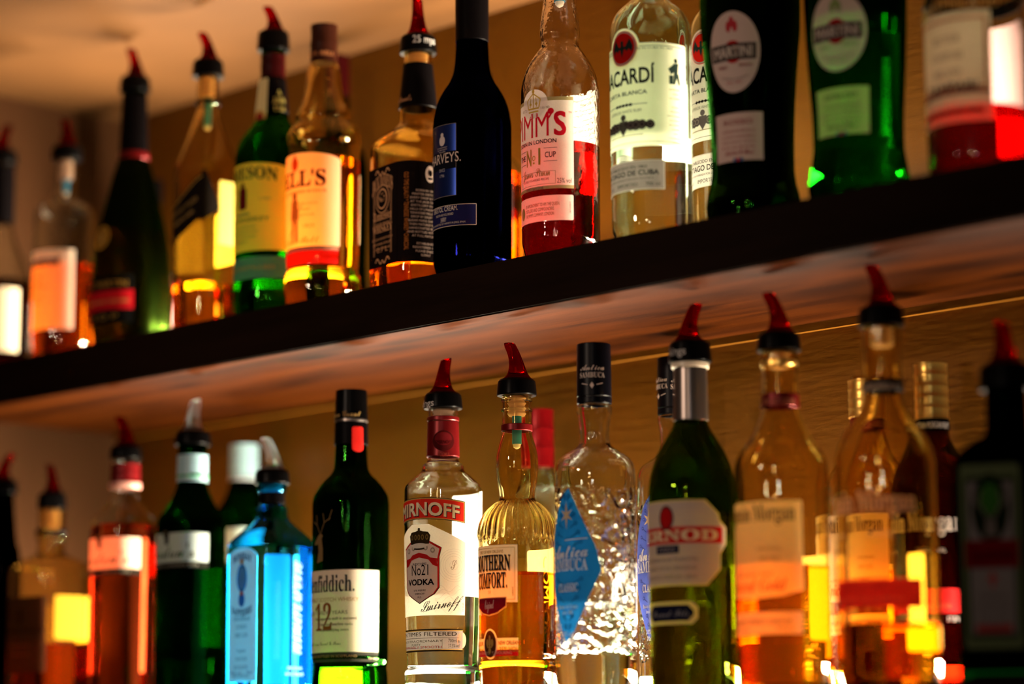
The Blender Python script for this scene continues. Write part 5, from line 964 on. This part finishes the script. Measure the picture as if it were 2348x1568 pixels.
L.rect(um - hw_ * .74, um + hw_ * .74, vb + .012, va - .014, PW, 2); vm = L.uv(2270, 1165)[1]; L.ell(um, vm, hw_ * .62, .027, (0.008, 0.015, 0.006), 3); L.ell(um, vm + .007, hw_ * .34, .013, (0.03, 0.12, 0.015), 4)
DG = (0.14, 0.12, 0.11); L.poly([(um - .005, vm - .022), (um + .005, vm - .022), (um + .003, vm - .008), (um - .003, vm - .008)], DG, 5)
for sx in (-1, 1):
    for a in ((.002, -.008, .009, .004), (.009, .004, .007, .015), (.006, .0, .013, .006), (.013, .006, .012, .012)): L.line(um + sx * a[0], vm + a[1], um + sx * a[2], vm + a[3], .0014, DG, 5)
va2, vb2 = L.uv(2270, 1238)[1], L.uv(2270, 1302)[1]; L.rect(um - hw_ * .9, um + hw_ * .9, vb2, va2, (0.14, 0.004, 0.006), 6); L.text('Jägermeister', um, vb2 + .006, hw_ * 1.5, .010, (0.03, 0.002, 0.003), style='fraktur', layer=7)
y = L.uv(2272, 1330)[1]; L.rect(um - .0012, um + .0012, y - .006, y + .006, (0.35, 0.02, 0.02), 4); L.rect(um - .004, um + .004, y + .0005, y + .003, (0.35, 0.02, 0.02), 4); L.small(['KRÄUTERLIKÖR', 'SELECTED HERBS', '35% vol 70cl', 'WOLFENBÜTTEL'], um, y - .014, hw_ * 1.1, .003, .008, (0.06, 0.05, 0.05), layer=4); L.rect(um - hw_ * .6, um + hw_ * .6, vb + .013, vb + .019, (0.30, 0.02, 0.02), 4); L.build()

# lower shelf, back row
b = Bottle('liquor_bottle', 'dark bottle with black and red cap behind the square pale amber bottle', 160, 1400, 0,
    [(1142, 20), (1200, 22), (1290, 26), (1320, 44), (1350, 52), (1560, 52), (1590, 50)], BLACKG, zb=Z2, back=True, liq=(1400, L_BLACK)); b.band('screw_cap', 1132, 1180, 24, 24, BLACKF, closed=True); b.band('neck_ring', 1181, 1215, 24, 24, REDF)
b = Bottle('gin_bottle', 'pale green bottle with bright red screw cap behind the ribbed orange liqueur bottle', 1240, 1350, 0,
    [(952, 28), (1065, 30), (1080, 33), (1100, 40), (1130, 58), (1160, 72), (1190, 76), (1570, 76), (1592, 72)], GREENISH, zb=Z2, back=True, liq=(1120, L_CLEAR)); b.band('screw_cap', 940, 1072, 32, 34, paint('red_cap', (0.22, 0.003, 0.005), 0.3, .3, spec=0.2), closed=True, ribs=3)
